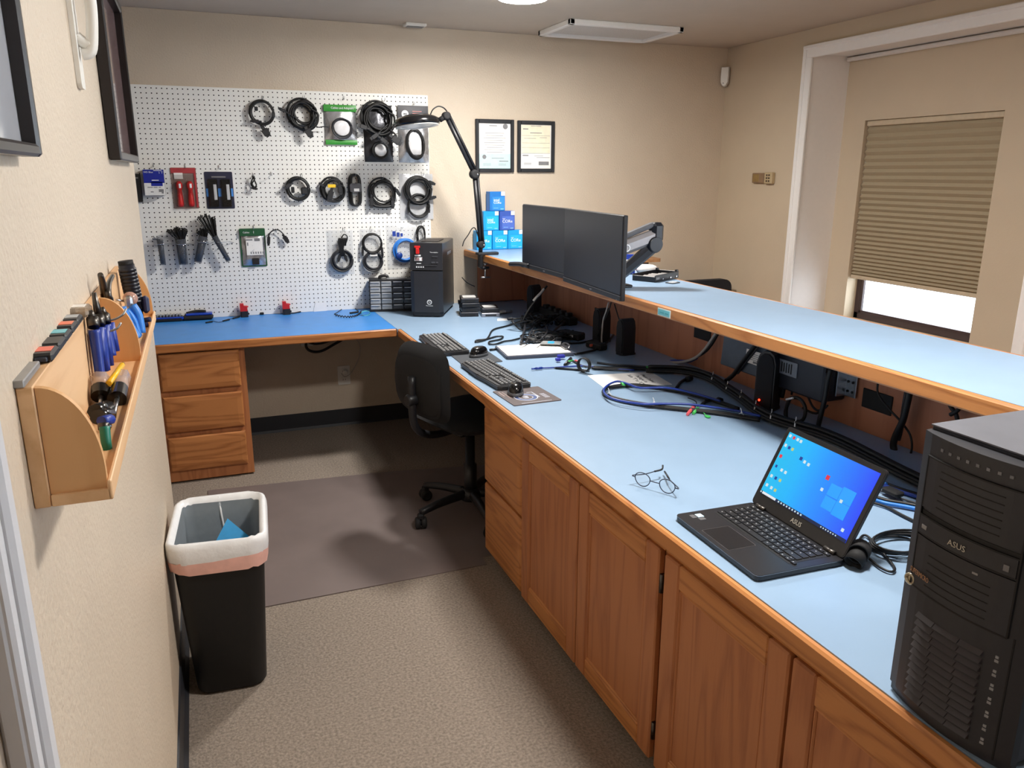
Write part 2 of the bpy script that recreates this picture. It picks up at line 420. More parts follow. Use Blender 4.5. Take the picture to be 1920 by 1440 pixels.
t = thing('ceiling_sensor', 'small flat white rectangular plate on the ceiling above the pegboard', 'vent', (1.415, -0.085, ZC))
MB().box((0, 0, -0.008), (0.12, 0.07, 0.016), .003).build('cover', PLASTW, t)
sl = MB()
for k in range(4): sl.box((0, -0.021 + k * 0.014, -0.017), (0.095, 0.004, 0.003))
sl.build('slots', mat('grey_slots', (150, 148, 145), 0.6), t)

# ================================================================= BUILT-INS
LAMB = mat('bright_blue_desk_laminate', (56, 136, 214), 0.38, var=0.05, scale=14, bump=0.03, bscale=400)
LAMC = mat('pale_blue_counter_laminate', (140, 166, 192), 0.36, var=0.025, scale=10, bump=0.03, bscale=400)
t = thing('corner_desk', 'saturated blue laminate desk top with oak front edge under the pegboard', 'desk', (0, 0, ZD))
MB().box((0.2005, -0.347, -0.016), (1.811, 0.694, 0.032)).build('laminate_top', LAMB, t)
MB().box((0.205, -0.703, -0.021), (1.80, 0.018, 0.042), .005).build('wood_edge', OAKX, t)
t = thing('drawer_cabinet', 'oak cabinet of three drawers under the left end of the blue desk', 'cabinet', (0, -0.676, 0))
MB().box((0.122, 0.305, 0.345), (0.424, 0.60, 0.67)).build('body', OAKZ, t)
MB().box((0.122, 0.345, 0.006), (0.40, 0.50, 0.012)).build('plinth', OAKX, t)
def drawer_front(parent, c, w, h, m, axis='y', name='drawer'):
    """raised panel drawer front with a bevelled border, facing -y or -x"""
    a, b = w / 2, h / 2; e = 0.028
    P = [(-a, -b, 0.0), (a, -b, 0.0), (a, b, 0.0), (-a, b, 0.0)]
    rings = []
    for ins, d in ((0.0, 0.0), (0.0, 0.012), (0.006, 0.018), (e * .55, 0.0195), (e, 0.021)):
        rings.append([(-a + ins, -b + ins, d), (a - ins, -b + ins, d), (a - ins, b - ins, d), (-a + ins, b - ins, d)])
    vs = []; fs = []
    for r in rings:
        for p in r:
            vs.append((p[0], -p[2], p[1]) if axis == 'y' else (-p[2], -p[0], p[1]))
    for i in range(len(rings) - 1):
        for k in range(4): fs.append((i * 4 + k, i * 4 + (k + 1) % 4, i * 4 + 4 + (k + 1) % 4, i * 4 + 4 + k))
    n = len(rings) * 4
    fs.append((n - 4, n - 3, n - 2, n - 1)); fs.append((3, 2, 1, 0))
    return MB().add(vs, fs).build(name, m, parent, c)
for zc, h in ((0.578, 0.187), (0.364, 0.184), (0.157, 0.178)): drawer_front(t, (0.122, 0.002, zc), 0.368, h, OAKX)

YC0, YC1 = -1.985, -6.4      # run of base cabinets under the long counter
XF = 1.155
t = thing('work_counter', 'long pale blue laminate work counter with oak front edge', 'counter', (0, 0, ZD))
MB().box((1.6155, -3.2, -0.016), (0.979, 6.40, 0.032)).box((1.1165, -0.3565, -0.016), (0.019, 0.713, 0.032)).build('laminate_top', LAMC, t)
MB().box((1.118, -3.557, -0.021), (0.018, 5.686, 0.042), .005).build('wood_edge', OAKY, t)
def base_cabinet(ya, yb, label, kind):
    t = thing('base_cabinet', label, 'cabinet', (XF, (ya + yb) / 2, 0), 0, 'oak base cabinets under the long counter')
    w = ya - yb
    MB().box((0.41, 0, 0.385), (0.82, w - 0.002, 0.60)).build('body', OAKZ, t)
    MB().box((0.44, 0, 0.04), (0.76, w - 0.002, 0.08)).build('toe_kick', OAKY, t)
    MB().box((-0.004, 0, 0.665), (0.014, w - 0.002, 0.03)).build('top_rail', OAKY, t)
    if kind == 'drawers':
        drawer_front(t, (0.002, 0, 0.500), w - 0.02, 0.300, OAKY, 'x'); drawer_front(t, (0.002, 0, 0.195), w - 0.02, 0.285, OAKY, 'x')
    else:
        dw = (w - 0.03) / 2
        for s in (1, -1):
            yc = s * (dw / 2 + 0.004); z0, z1 = 0.052, 0.650; st = 0.062
            d = MB().box((-0.009, s * 0 + yc, (z0 + z1) / 2), (0.012, dw - 0.03, z1 - z0 - 0.03)).build('door', OAKZ, t)
            iw, ih = dw - 2 * st, z1 - z0 - 2 * st; zm = (z0 + z1) / 2
            for q in (1, -1):
                MB().box((-0.012, yc + q * (dw - st) / 2, zm), (0.020, st, z1 - z0), .004).build('stile', OAKZ, d)
                MB().box((-0.0115, yc, zm + q * (z1 - z0 - st) / 2), (0.019, dw - 2 * st, st), .003).build('rail', OAKY, d)
                MB().box((-0.014, yc + q * (iw / 2 - 0.004), zm), (0.010, 0.008, ih), .003).build('bead', OAKZ, d)
                MB().box((-0.014, yc, zm + q * (ih / 2 - 0.004)), (0.010, iw, 0.008), .003).build('bead', OAKY, d)
        for z in (0.14, 0.56): MB().cyl((-0.012, -w / 2 + 0.008, z - 0.025), (-0.012, -w / 2 + 0.008, z + 0.025), 0.006, 8).build('hinge', DSTEEL, t)
    return t
base_cabinet(-1.988, -2.388, 'oak base cabinet of two drawers beside the office chair', 'drawers')
base_cabinet(-2.390, -3.290, 'oak base cabinet with two panel doors below the eyeglasses', 'doors')
base_cabinet(-3.292, -4.192, 'oak base cabinet with two panel doors below the laptop and the server tower', 'doors')
# far support of the counter
t = thing('bar_counter', 'raised pale blue bar counter with oak edge behind the work counter', 'counter', (0, 0, ZU))
MB().box((1.950, -3.2, -0.016), (0.440, 6.40, 0.032)).build('laminate_top', LAMC, t)
MB().box((1.7225, -3.2, -0.021), (0.018, 6.40, 0.042), .005).box((2.176, -3.2, -0.021), (0.016, 6.40, 0.042), .005).build('wood_edge', OAKY, t)
MB().box((2.125, -3.2, -0.532), (0.035, 6.40, 1.0)).build('knee_panel', PLYZ, t)
MB().box((1.955, -0.022, -0.184), (0.31, 0.035, 0.296)).build('end_panel', PLYZ, t)
MB().box((1.7130, -2.334, -0.023), (0.002, 0.084, 0.028)).build('label_holder', mat('clear_white_holder', (216, 232, 232), 0.3), t)
MB().box((1.7116, -2.334, -0.023), (0.001, 0.076, 0.020)).build('teal_label', mat('teal_label_tape', (112, 196, 208), 0.5), t, label='small teal label strip')
MB().box((1.7110, -2.322, -0.024), (0.0004, 0.026, 0.004)).box((1.7110, -2.354, -0.024), (0.0004, 0.022, 0.004)).build('faded_print', mat('faded_teal_print', (74, 168, 182), 0.5), t)
for y, z in ((-2.02, 0.878), (-2.965, 0.833), (-3.44, 0.85), (-1.1, 0.80)): MB().box((2.106, y, z - ZU), (0.006, 0.118, 0.062), .002).build('cable_grommet', BLACKM, t)
# chair mat
t = thing('floor_mat', 'grey brown plastic chair mat lying on the carpet', 'mat')
MB().prism([(0.10, -2.06), (1.13, -2.045), (1.13, -1.98), (1.55, -1.97), (1.55, -1.0), (0.97, -0.90), (0.10, -0.83)], 0.0005, 0.004).build('mat_sheet', mat('grey_brown_vinyl', (116, 104, 101), 0.5, var=0.07, scale=5, bump=0.05, bscale=300), t)

# ================================================================= WALL THINGS
def frame_thing(name, label, loc, w, h, right, face, extra, fw=0.018, dp=0.018, fcol=None, cat='picture frame'):
    """hung frame: local x = right, local y = up, local z = out of the wall"""
    t = thing(name, label, cat, loc)
    R = Vector(right); U = Vector((0, 0, 1)); M = Matrix((R, U, R.cross(U))).transposed()
    t.rotation_euler = M.to_euler()
    f = MB()
    for q in (1, -1):
        f.box((q * (w - fw) / 2, 0, dp / 2), (fw, h, dp), .003); f.box((0, q * (h - fw) / 2, dp / 2), (w - 2 * fw, fw, dp), .003)
    f.build('frame', fcol or BLACK, t)
    MB().box((0, 0, 0.004), (w - 2 * fw, h - 2 * fw, 0.004)).build('print', face, t)
    if extra: extra(t)
    return t
def rows(t, m, lines, z=0.0066):
    b = MB()
    for (x, y, w, h) in lines: b.box((x, y, z), (w, h, 0.0006))
    return b.build('printed_lines', m, t)
def cert1(t):
    MB().box((0, -0.09, 0.0062), (0.206, 0.088, 0.0006)).build('teal_stub', mat('pale_teal_paper', (196, 228, 228), 0.7), t)
    L = [(-0.01, 0.118, 0.05, 0.004)] + [(0, 0.075 - k * 0.014, random.uniform(.1, .17), 0.002) for k in range(9)] + [(0.02, -0.072, 0.08, 0.003), (0.06, -0.09, 0.06, 0.005)] + [(-0.05 + 0.1 * (k % 2), -0.105 - 0.008 * (k // 2), 0.05, 0.002) for k in range(4)]
    rows(t, GREYINK, L)
    b = MB(); b.lathe([(0.016, 0), (0.016, 0.0006)], (0.07, 0.115, 0.0062), 20).lathe([(0.013, 0), (0.013, 0.0006)], (-0.068, -0.065, 0.0066), 20); b.build('seal', GREYINK, t)
frame_thing('certificate_frame', 'black framed pale certificate with a teal lower stub, nearer the pegboard', (1.920, -0.001, 1.682), 0.251, 0.311, (1, 0, 0), PAPER, cert1, 0.022)
def cert2(t):
    MB().box((0, 0.045, 0.0062), (0.195, 0.166, 0.0006)).build('cream_panel', mat('cream_paper', (242, 232, 206), 0.7), t)
    L = [(0, 0.123, 0.07, 0.003), (-0.07, 0.105, 0.035, 0.006), (0.0, 0.082, 0.08, 0.004), (0, 0.066, 0.19, 0.0015), (-0.04, 0.05, 0.08, 0.002), (0.05, 0.055, 0.05, 0.002), (0, 0.022, 0.19, 0.0015), (0, -0.006, 0.19, 0.0015), (0, -0.04, 0.195, 0.0015)]
    L += [(-0.07, -0.053, 0.04, 0.006), (0.02, -0.055, 0.06, 0.002), (0.05, -0.065, 0.09, 0.002), (-0.055, -0.1, 0.05, 0.003), (-0.055, -0.108, 0.05, 0.002), (0.055, -0.1, 0.07, 0.022)]
    rows(t, GREYINK, L)
frame_thing('certificate_frame', 'black framed cream and white certificate, nearer the window', (2.195, -0.001, 1.681), 0.252, 0.308, (1, 0, 0), PAPER, cert2, 0.022)
GLASSY = mat('dark_framed_glass', (96, 96, 104), 0.06, var=0.25, scale=3, spec=0.9)
FBR = mat('dark_brown_frame', (30, 24, 24), 0.3, var=0.1)
frame_thing('picture_frame', 'black framed glazed picture at the top left corner, nearest the door', (0.001, -3.985, 1.745), 0.47, 0.41, (0, 1, 0), mat('glazed_photo', (186, 188, 194), 0.05, var=0.12, scale=5, spec=0.9), None, 0.013, 0.022, FBR)
frame_thing('picture_frame', 'thick black framed glazed picture hung near the wall end by the pegboard', (0.001, -2.39, 1.765), 0.66, 0.43, (0, 1, 0), mat('glazed_rosy_print', (150, 128, 128), 0.05, var=0.1, scale=8, spec=0.9), None, 0.02, 0.026, FBR)
# white wall fixture
t = thing('wall_handset', 'white plastic wall fixture with a bulging curved handset', 'handset', (0.0, -3.11, 1.74))
MB().rr((0, 0), 0.055, 0.15, 0.01, 0.0005, 0.008, 'x').build('back_plate', PLASTW, t)
MB().tube([(0.012, 0, -0.018), (0.026, 0, -0.012), (0.032, 0, 0.02), (0.035, 0, 0.06), (0.034, 0, 0.10)], 0.010, 10).build('handset', PLASTW, t)
MB().tube([(0.006, 0, 0.01), (0.018, 0, 0.0), (0.027, 0, 0.0)], 0.010, 8).build('cradle', PLASTW, t)
# motion sensor in the corner
t = thing('motion_sensor', 'white curved motion sensor in the room corner near the ceiling', 'sensor', (3.555, -0.035, 2.145), math.radians(-45))
pf = [(-0.026, 0.062), (0.026, 0.062), (0.028, 0.0), (0.026, -0.035), (0.014, -0.056), (0, -0.061), (-0.014, -0.056), (-0.026, -0.035), (-0.028, 0)]
MB().prism(pf, -0.012, 0.02, 'y').build('body', mat('sensor_grey', (196, 190, 184), 0.5), t)
MB().prism([(x * .82, z * .93) for x, z in pf], -0.024, -0.012, 'y').build('lens_cover', PLASTW, t)
MB().ball((-0.006, -0.024, -0.04), 0.003).build('indicator', BLACKM, t)
# thermostat on lobby wall
t = thing('thermostat', 'tan wall thermostat with a smaller keypad beside it on the lobby wall', 'thermostat', (XR, -0.50, 1.49))
MB().box((-0.012, 0.055, 0.004), (0.024, 0.115, 0.062), .004).build('housing', mat('brown_tan_plastic', (140, 112, 84), 0.4), t)
MB().box((-0.025, 0.07, 0.004), (0.002, 0.06, 0.046), .001).build('faceplate', BRASS, t)
MB().box((-0.014, -0.05, 0.004), (0.028, 0.075, 0.070), .004).build('keypad', mat('beige_keypad', (186, 166, 130), 0.5), t)
kb = MB()
for i in range(3):
    for j in range(2): kb.box((-0.029, -0.04 - j * 0.022, -0.014 + i * 0.018), (0.003, 0.012, 0.01))
kb.build('keys', mat('dark_brown_keys', (70, 54, 42), 0.5), t)
# outlet with a cord below the desk
t = thing('wall_outlet', 'white duplex outlet plate low on the wall under the blue desk', 'outlet', (0.928, -0.001, 0.318))
MB().rr((0, 0), 0.075, 0.118, 0.006, 0.0, -0.006, 'y').build('face_plate', PLASTW, t)
rc = MB()
for z in (0.026, -0.026): rc.rr((0, z), 0.034, 0.03, 0.008, -0.006, -0.010, 'y')
rc.build('receptacle', PLASTW, t)
sl = MB()
for z in (0.026, -0.026):
    for x in (-0.007, 0.007): sl.box((x, -0.0102, z), (0.002, 0.001, 0.009))
sl.build('slots', BLACKM, t)
t = thing('plug_cord', 'thin white cord looping from the outlet up to the desk underside', 'cord', (0, 0, 0))
MB().tube([(0.909,-0.03,0.337),(0.927,-0.03,0.315),(0.957,-0.03,0.326),(0.988,-0.03,0.364),(1.013,-0.03,0.409),(1.029,-0.03,0.461),(1.028,-0.03,0.511),(1.01,-0.03,0.542)], 0.0022, 6).build('cord', CABW, t)
MB().box((0.934, -0.024, 0.342), (0.026, 0.028, 0.024), .004).build('plug', PLASTW, t)
t = thing('under_desk_strip', 'black power cord drooping below the blue desk from a white plate', 'cord', (0, 0, 0))
MB().tube([(0.71,-0.05,0.552),(0.708,-0.05,0.523),(0.725,-0.05,0.499),(0.762,-0.05,0.487),(0.806,-0.05,0.493),(0.858,-0.05,0.518),(0.91,-0.05,0.544),(0.933,-0.05,0.559)], 0.008, 8).build('cord', CABLE, t)
MB().tube([(0.714,-0.04,0.55),(0.76,-0.04,0.534),(0.81,-0.04,0.536),(0.861,-0.04,0.549)], 0.006, 8).build('cord', CABLE, t)
MB().box((0.72, -0.008, 0.575), (0.07, 0.014, 0.115), .004).build('wall_plate', PLASTW, t)
MB().box((1.05, -0.008, 0.60), (0.07, 0.014, 0.115), .004).build('wall_plate', PLASTW, t)
# ================================================================= PEGBOARD
PEG = mat('white_pegboard_enamel', (240, 240, 236), 0.4, var=0.012, scale=8)
def pegboard():
    X0, Z0, S, NC, NR = -0.0617, 1.9459, 0.0254, 62, 48      # first column / row of holes, 1 inch pitch
    c0 = -5
    t = thing('pegboard', 'white perforated pegboard on the back wall above the blue desk', 'pegboard', (0, 0, 0))
    vs = []; fs = []; R = 0.0036; yb, yf, n = -0.001, -0.0065, 8
    cell = [(math.cos(2 * PI * k / n), math.sin(2 * PI * k / n)) for k in range(n)]
    for c in range(c0, NC):
        for r in range(NR):
            x, z = X0 + c * S, Z0 - r * S; o = len(vs); h = S / 2
            for (a, b) in cell:
                k = h / max(abs(a), abs(b)); vs.append((x + a * k, yf, z + b * k))
            for (a, b) in cell: vs.append((x + a * R, yf, z + b * R))
            for (a, b) in cell: vs.append((x + a * R, yb, z + b * R))
            for k in range(n):
                q = (k + 1) % n
                fs.append((o + k, o + n + k, o + n + q, o + q)); fs.append((o + n + k, o + 2 * n + k, o + 2 * n + q, o + n + q))
    x0, x1, z1, z0 = X0 + (c0 - .5) * S, X0 + (NC - .5) * S, Z0 + .5 * S, Z0 - (NR - .5) * S
    mb = MB(); mb.add(vs, fs)
    mb.box(((x0 + x1) / 2, (yf + yb) / 2, (z0 + 0.724) / 2), (x1 - x0, yb - yf, z0 - 0.724)).box((x1 + .001, (yf + yb) / 2, (z0 + z1) / 2), (0.002, yb - yf, z1 - z0)).box(((x0 + x1) / 2, (yf + yb) / 2, z1 + .001), (x1 - x0, yb - yf, 0.002))
    mb.build('board', PEG, t)
    MB().box(((x0 + x1) / 2, -0.0007, (z0 + z1) / 2), (x1 - x0 - .01, 0.001, z1 - z0 - .01)).build('hole_shade_sheet', mat('hole_shade', (14, 13, 12), 0.9), t)  # dark sheet standing in for the shade inside the holes
pegboard()
YP = -0.0065
def hook(p, what, ln=0.05):
    """steel peg hook: prong through the board, arm and upturned tip"""
    t = thing('peg_hook', 'thin steel peg hook ' + what, 'hook', (p[0], YP, p[2]), 0, 'steel hooks in the pegboard')
    MB().tube([(0, 0.004, 0.004), (0, -0.004, 0.004), (0, -0.008, 0.0), (0, -ln * .7, -0.004), (0, -ln, 0.004), (0, -ln - 0.003, 0.014)], 0.0014, 6).build('prong', STEEL, t)
    MB().tube([(0, -0.003, 0.018), (0, -0.004, 0.002), (0, -0.010, -0.001)], 0.0013, 6).build('brace', STEEL, t)
def ring(mb, c, rx, rz, n, r, y, jit=0.004, t0=0.3, m=26, tilt=0.0, dy=0.012):
    """n turns of cable round (x,z) c, as one continuous tube"""
    pts = []
    for k in range(n * m + 1):
        a = t0 + 2 * PI * k / m; tt = k // m
        random.seed(int(tt * 13 + c[0] * 1000)); ox, oz, oy, sc = [random.uniform(-1, 1) for _ in range(4)]
        x = math.cos(a) * (rx + jit * sc) + ox * jit; z = math.sin(a) * (rz + jit * sc) + oz * jit
        pts.append((c[0] + x * math.cos(tilt) - z * math.sin(tilt), y + oy * dy, c[2] + x * math.sin(tilt) + z * math.cos(tilt)))
    mb.tube(pts, r * 1.2, 6, smooth=2); return mb
def plug(mb, p, d, L=0.035, w=0.016, h=0.010, tip=None):
    """cable connector body pointing along d (in the board plane), with a narrower neck"""
    a = math.atan2(d[1], d[0]); mb.cut()
    M0 = mb.M; mb.M = Matrix.Translation(p) @ Matrix.Rotation(-a, 4, 'Y')
    mb.box((0, 0, 0), (L, h, w), .002).box((-L * .7, 0, 0), (L * .5, h * .6, w * .55), .002).box((L * .62, 0, 0), (L * .28, h * .7, w * .72))
    mb.M = M0; return mb
def bag(mb, c, w, h, th, nx=9, nz=11, crinkle=0.003, y0=None):
    """crinkled pillow bag hanging flat against the board"""
    vs = []; fs = []; random.seed(int(c[0] * 777))
    yb = (YP - 0.004) if y0 is None else y0
    for s in (0, 1):
        for j in range(nz + 1):
            for i in range(nx + 1):
                u, v = i / nx, j / nz
                e = (math.sin(PI * u) * math.sin(PI * v)) ** 0.5
                e = max(0.0, e); q = random.uniform(-1, 1) * crinkle * (1 if 0 < i < nx and 0 < j < nz else .3)
                vs.append((c[0] + (u - .5) * w + (random.uniform(-1, 1) * crinkle * .4), yb - (th * e + q + 0.001 if s else 0.0), c[2] + (v - .5) * h))
    k = (nx + 1) * (nz + 1)
    for j in range(nz):
        for i in range(nx):
            a = j * (nx + 1) + i
            fs.append((a, a + nx + 1, a + nx + 2, a + 1)); b = a + k; fs.append((b, b + 1, b + nx + 2, b + nx + 1))
    mb.add(vs, fs, True); return mb
def rect(pA, pB):   # centre, width, height from two opposite corners
    return ((pA[0] + pB[0]) / 2, (pA[1] + pB[1]) / 2, (pA[2] + pB[2]) / 2), abs(pA[0] - pB[0]), abs(pA[2] - pB[2])
PG = 'things hung on the pegboard'
def wires(mb, p, to, r): return mb.tube([p, between(p, to, .5), to], r, 6)

# ---- top row
c = (0.558,-0.035,1.837)
hook((0.568,-0.006,1.909), 'holding the small black coil first in the top row')
t = thing('coiled_cable', 'small black coiled display cable with a dangling wide plug, first in the top row', 'cable', c, 0, PG)
m = MB(); ring(m, (0, 0, 0), .060, .060, 5, .0042, 0); m.tube([(-.02, -.01, -.058), (-.004, -.014, -.075), (.004, -.014, -.09)], .0035); m.build('cable', CABLE, t)
m = MB(); plug(m, (.012, -.014, -.102), (.55, -.85), .036, .036, .014); m.box((-.008, -.014, -.078), (.008, .010, .016), .002).box((.026, -.014, -.088), (.008, .010, .016), .002); m.build('wide_plug', BLACK, t)
m = MB(); plug(m, (-.038, -.012, -.046), (-1, .05), .034, .018, .012); m.build('end_plug', BLACK, t)
m = MB(); m.box((-.03, -.016, .018), (.018, .014, .022), .003).box((.058, -.014, -.012), (.016, .014, .026), .003); m.build('ferrite', BLACK, t)
c = (0.775,-0.045,1.834)
hook((0.785,-0.006,1.916), 'holding the thick black cable coil, second in the top row', .07)
t = thing('coiled_cable', 'thick black coiled cable bundle with plugs sticking out, second in the top row', 'cable', c, 0, PG)
m = MB(); ring(m, (0, 0, 0), .066, .068, 9, .0050, 0, .015, .3, 24, .2, .022); m.build('cable', CABLE, t)
m = MB(); plug(m, (.022, -.03, -.098), (.5, -.85), .04, .034, .014); m.build('wide_plug', BLACK, t)
m = MB(); plug(m, (-.112, -.02, .018), (-.9, .4), .030, .016, .012); m.build('end_plug', BLACK, t)
m = MB(); m.tube([(-.1, -.02, .012), (-.08, -.02, .0), (-.05, -.02, -.02)], .004); m.tube([(.05, -.02, -.05), (.075, -.02, -.068), (.105, -.02, -.064), (.13, -.02, -.066)], .003); m.tube([(.02, -.03, -.08), (.03, -.02, -.06), (.05, -.02, -.03)], .0035); m.build('loose_lead', CABLE, t)
GB = mat('green_print_card', (52, 146, 50), 0.4, var=0.05)
c, w, h = rect((0.892,-0.02,1.89), (1.076,-0.02,1.678))
hook((1.009,-0.006,1.923), 'holding the green topped adapter bag', .03)
t = thing('adapter_bag', 'silver cable bag with a green printed header and green foot band', 'package', c, 0, PG)
bag(MB(), (0, 0, 0), w, h, .022, y0=.012).build('pouch', FOIL, t)
bag(MB(), (0, 0, h * .42), w * 1.0, h * .17, .006, 6, 3, .001, y0=-.004).build('header', GB, t)
bag(MB(), (0, 0, -h * .45), w * .97, h * .12, .004, 6, 3, .001, y0=-.002).build('foot_band', GB, t)
m = MB(); ring(m, (.004, 0, -.02), .054, .052, 4, .0040, -.016, .004); m.build('cable', CABLE2, t)
m = MB(); m.lathe([(.050, 0), (.046, .004), (.02, .006), (.001, .006)], (.006, -.016, -.012), 24, 'y'); m.build('insert_disc', mat('white_gloss_disc', (236, 236, 238), 0.15), t)
text('Cables and Adapters', .017, WHITEP, t, (.012, -.0125, h * .42), sx=.9)
c, w, h = rect((1.114,-0.02,1.897), (1.282,-0.02,1.582))
t = thing('cable_bag', 'dark foil bag of cable hanging behind the biggest coil', 'package', c, 0, PG)
bag(MB(), (0, 0, 0), w, h, .018, y0=.012, crinkle=.004).build('pouch', DFOIL, t)
m = MB(); m.lathe([(.036, 0), (.034, .003), (.001, .004)], (.008, -.012, -h * .29), 20, 'y'); m.build('window', mat('white_gloss_disc', (236, 236, 238), 0.15), t)
m = MB(); ring(m, (.006, 0, -h * .29), .043, .043, 3, .0045, -.016, .003); m.build('cable', CABLE, t)
c = (1.193,-0.055,1.822)
hook((1.229,-0.006,1.919), 'holding the biggest black coil in the top row', .08)
t = thing('coiled_cable', 'biggest black cable coil, hung over a dark foil bag', 'cable', c, 0, PG)
m = MB(); ring(m, (0, 0, 0), .078, .080, 9, .0050, 0, .016, .3, 24, .3, .020); m.tube([(.05, -.03, -.03), (.01, -.035, -.065), (-.02, -.035, -.09)], .005).tube([(.06, -.02, -.06), (.09, -.02, -.085), (.10, -.02, -.10)], .005); m.build('cable', CABLE, t)
m = MB(); plug(m, (-.03, -.035, -.098), (-.8, -.5), .042, .024, .014); plug(m, (.02, -.03, -.122), (.8, -.6), .042, .024, .014); plug(m, (.092, -.025, -.118), (.75, -.6), .05, .036, .016); plug(m, (-.092, -.03, -.05), (-.9, .3), .04, .024, .014); m.build('plug', BLACK, t)
c, w, h = rect((1.316,-0.02,1.9), (1.499,-0.02,1.58))
hook((1.414,-0.006,1.907), 'holding the dark header cable bag by the board edge', .03)
t = thing('cable_bag', 'foil cable bag with a dark grey printed header, behind the magnifier lamp head', 'package', c, 0, PG)
bag(MB(), (0, 0, -.03), w, h - .06, .024, y0=.012, crinkle=.005).build('pouch', FOIL, t)
bag(MB(), (0, 0, h * .36), w, h * .28, .006, 6, 4, .001, y0=0).build('header', mat('charcoal_card', (62, 62, 68), 0.5), t)
m = MB(); m.lathe([(.021, 0), (.021, .001)], (-.05, -.0075, h * .35), 24, 'y'); m.build('round_logo', WHITEP, t)
MB().box((-.055, -.0088, h * .35), (.006, .0006, .010)).box((-.045, -.0088, h * .35), (.006, .0006, .010)).build('logo_marks', INK, t)
m = MB()
for k in range(4): m.box((.022, -.0085, h * .40 - k * .012), (.055, .0006, .0035))
m.build('printed_lines', mat('pale_red_print', (206, 140, 136), 0.6), t)
m = MB(); ring(m, (.006, 0, -.055), .050, .080, 4, .0045, -.018, .004, .3, 26, .12); m.build('cable', CABLE, t)
bag(MB(), (.004, 0, -.05), .075, .13, .012, 6, 8, .002, y0=-.012).build('window', mat('white_gloss_disc', (236, 236, 238), 0.15), t)

# ---- second row
c, w, h = rect((-0.068,-0.06,1.535), (0.032,-0.06,1.404))
hook((-0.014,-0.006,1.552), 'holding the boxed blue and white card', .05)
t = thing('drive_box', 'small blue and white boxed drive hung beside the wall end', 'box', c, 0, PG)
MB().box((0, .026, 0), (w, .044, h), .001).build('carton', mat('black_carton', (30, 30, 34), 0.5), t)
MB().box((0, .0025, 0), (w, .003, h)).build('front_card', mat('white_card', (232, 232, 230), 0.5), t)
MB().box((0, .0005, h * .24), (w, .0015, h * .52)).box((w * .12, .0005, -h * .06), (w * .56, .0015, h * .16)).build('blue_print', mat('royal_print', (22, 40, 150), 0.4), t)
text('1 T', .016, WHITEP, t, (w * .36, -.001, h * .38)); text('WD Blue', .012, WHITEP, t, (-w * .24, -.001, h * .40))
MB().box((w * .06, -.0006, h * .085), (w * .34, .0008, .004)).box((w * .22, -.0006, h * .465), (w * .4, .0008, .003)).build('white_lines', WHITEP, t)
MB().box((-w * .22, .0006, -h * .19), (w * .26, .001, .004)).box((w * .04, .0006, -h * .19), (w * .2, .001, .004)).box((w * .24, .0006, -h * .19), (w * .12, .001, .004)).box((-w * .15, .0006, -h * .37), (w * .14, .001, .005)).build('printed_lines', GREYINK, t)
m = MB(); m.box((w * .3, .0006, -h * .32), (.024, .001, .014)).box((w * .36, .0003, -h * .36), (.01, .001, .02)); m.build('pictogram', GREYINK, t)
c, w, h = rect((-0.11,-0.03,1.513), (-0.085,-0.03,1.368))
t = thing('slim_package', 'slim black package half hidden behind the wall end', 'package', c, 0, PG)
MB().box((-.004, .01, 0), (w + .01, .028, h), .003).build('carton', BLACK, t)
MB().rr((-.004, h * .36), .014, .008, .003, -.0045, -.0055, 'y').build('hang_hole', GREYINK, t)
def blister(name, label, a, b, base, mk):
    c, w, h = rect(a, b)
    t = thing(name, label, 'package', c, 0, PG)
    MB().rr((0, 0), w, h, .006, .012, .0105, 'y').build('backing_card', base, t)
    mk(t, w, h)
    m = MB(); m.rr((0, -h * .06), w * .86, h * .78, .012, -.0122, -.012, 'y', 4); m.build('blister', mat('clear_blister', (40, 40, 42), .08, var=0, alpha=.12), t)
    return t
def rd(t, w, h):
    MB().box((0, .0085, h * .43), (w * .96, .003, h * .13)).box((w * .44, .0085, -h * .05), (w * .08, .003, h * .84)).build('header', mat('dull_red_card', (176, 56, 62), 0.5), t)
    MB().box((-w * .2, .0065, h * .30), (w * .34, .0015, h * .15)).build('label_patch', PAPER, t)
    for q in (-1, 1):
        m = MB(); m.lathe([(.013, -.075), (.016, -.06), (.014, -.02), (.011, .01), (.018, .030), (.017, .046), (.009, .060)], (q * w * .21, .0, -h * .1), 14); m.build('red_tool', RED, t)
        m = MB(); m.box((q * w * .21 + .004, -.017, h * .06), (.010, .005, .022)); m.build('white_tip', WHITEP, t)
blister('blister_pack', 'clear blister pack of two red tools with a red header', (0.064,-0.02,1.546), (0.193,-0.02,1.33), mat('smoky_brown_clamshell', (168, 146, 138), .25, alpha=.6), rd)
hook((0.141,-0.006,1.547), 'holding the red blister pack', .03)
def bl(t, w, h):
    for q in (-1, 1):
        MB().box((q * w * .23, .004, -h * .08), (w * .34, .008, h * .76), .003).build('black_module', BLACKG, t)
        MB().box((q * w * .23 + .01, -.001, -h * .05), (w * .11, .002, h * .42), .001).build('white_label', WHITEP, t)
    MB().box((0, .0095, -h * .06), (w * .95, .0015, h * .22)).build('blue_glow_print', mat('electric_blue_print', (80, 150, 230), 0.3), t)
    MB().box((0, .0095, h * .36), (w * .5, .0015, h * .035)).build('headline', GREYINK, t)
blister('memory_pack', 'dark navy blister pack holding two black memory modules', (0.233,-0.02,1.525), (0.378,-0.02,1.328), mat('navy_card', (34, 36, 62), 0.4), bl)
hook((0.311,-0.006,1.542), 'holding the dark memory pack', .03)
hook((0.486,-0.006,1.503), 'holding the tiny twisted black lead', .05)
t = thing('short_lead', 'tiny twisted black lead tied in a figure, on a hook of its own', 'cable', (0.485,-0.035,1.474), 0, PG)
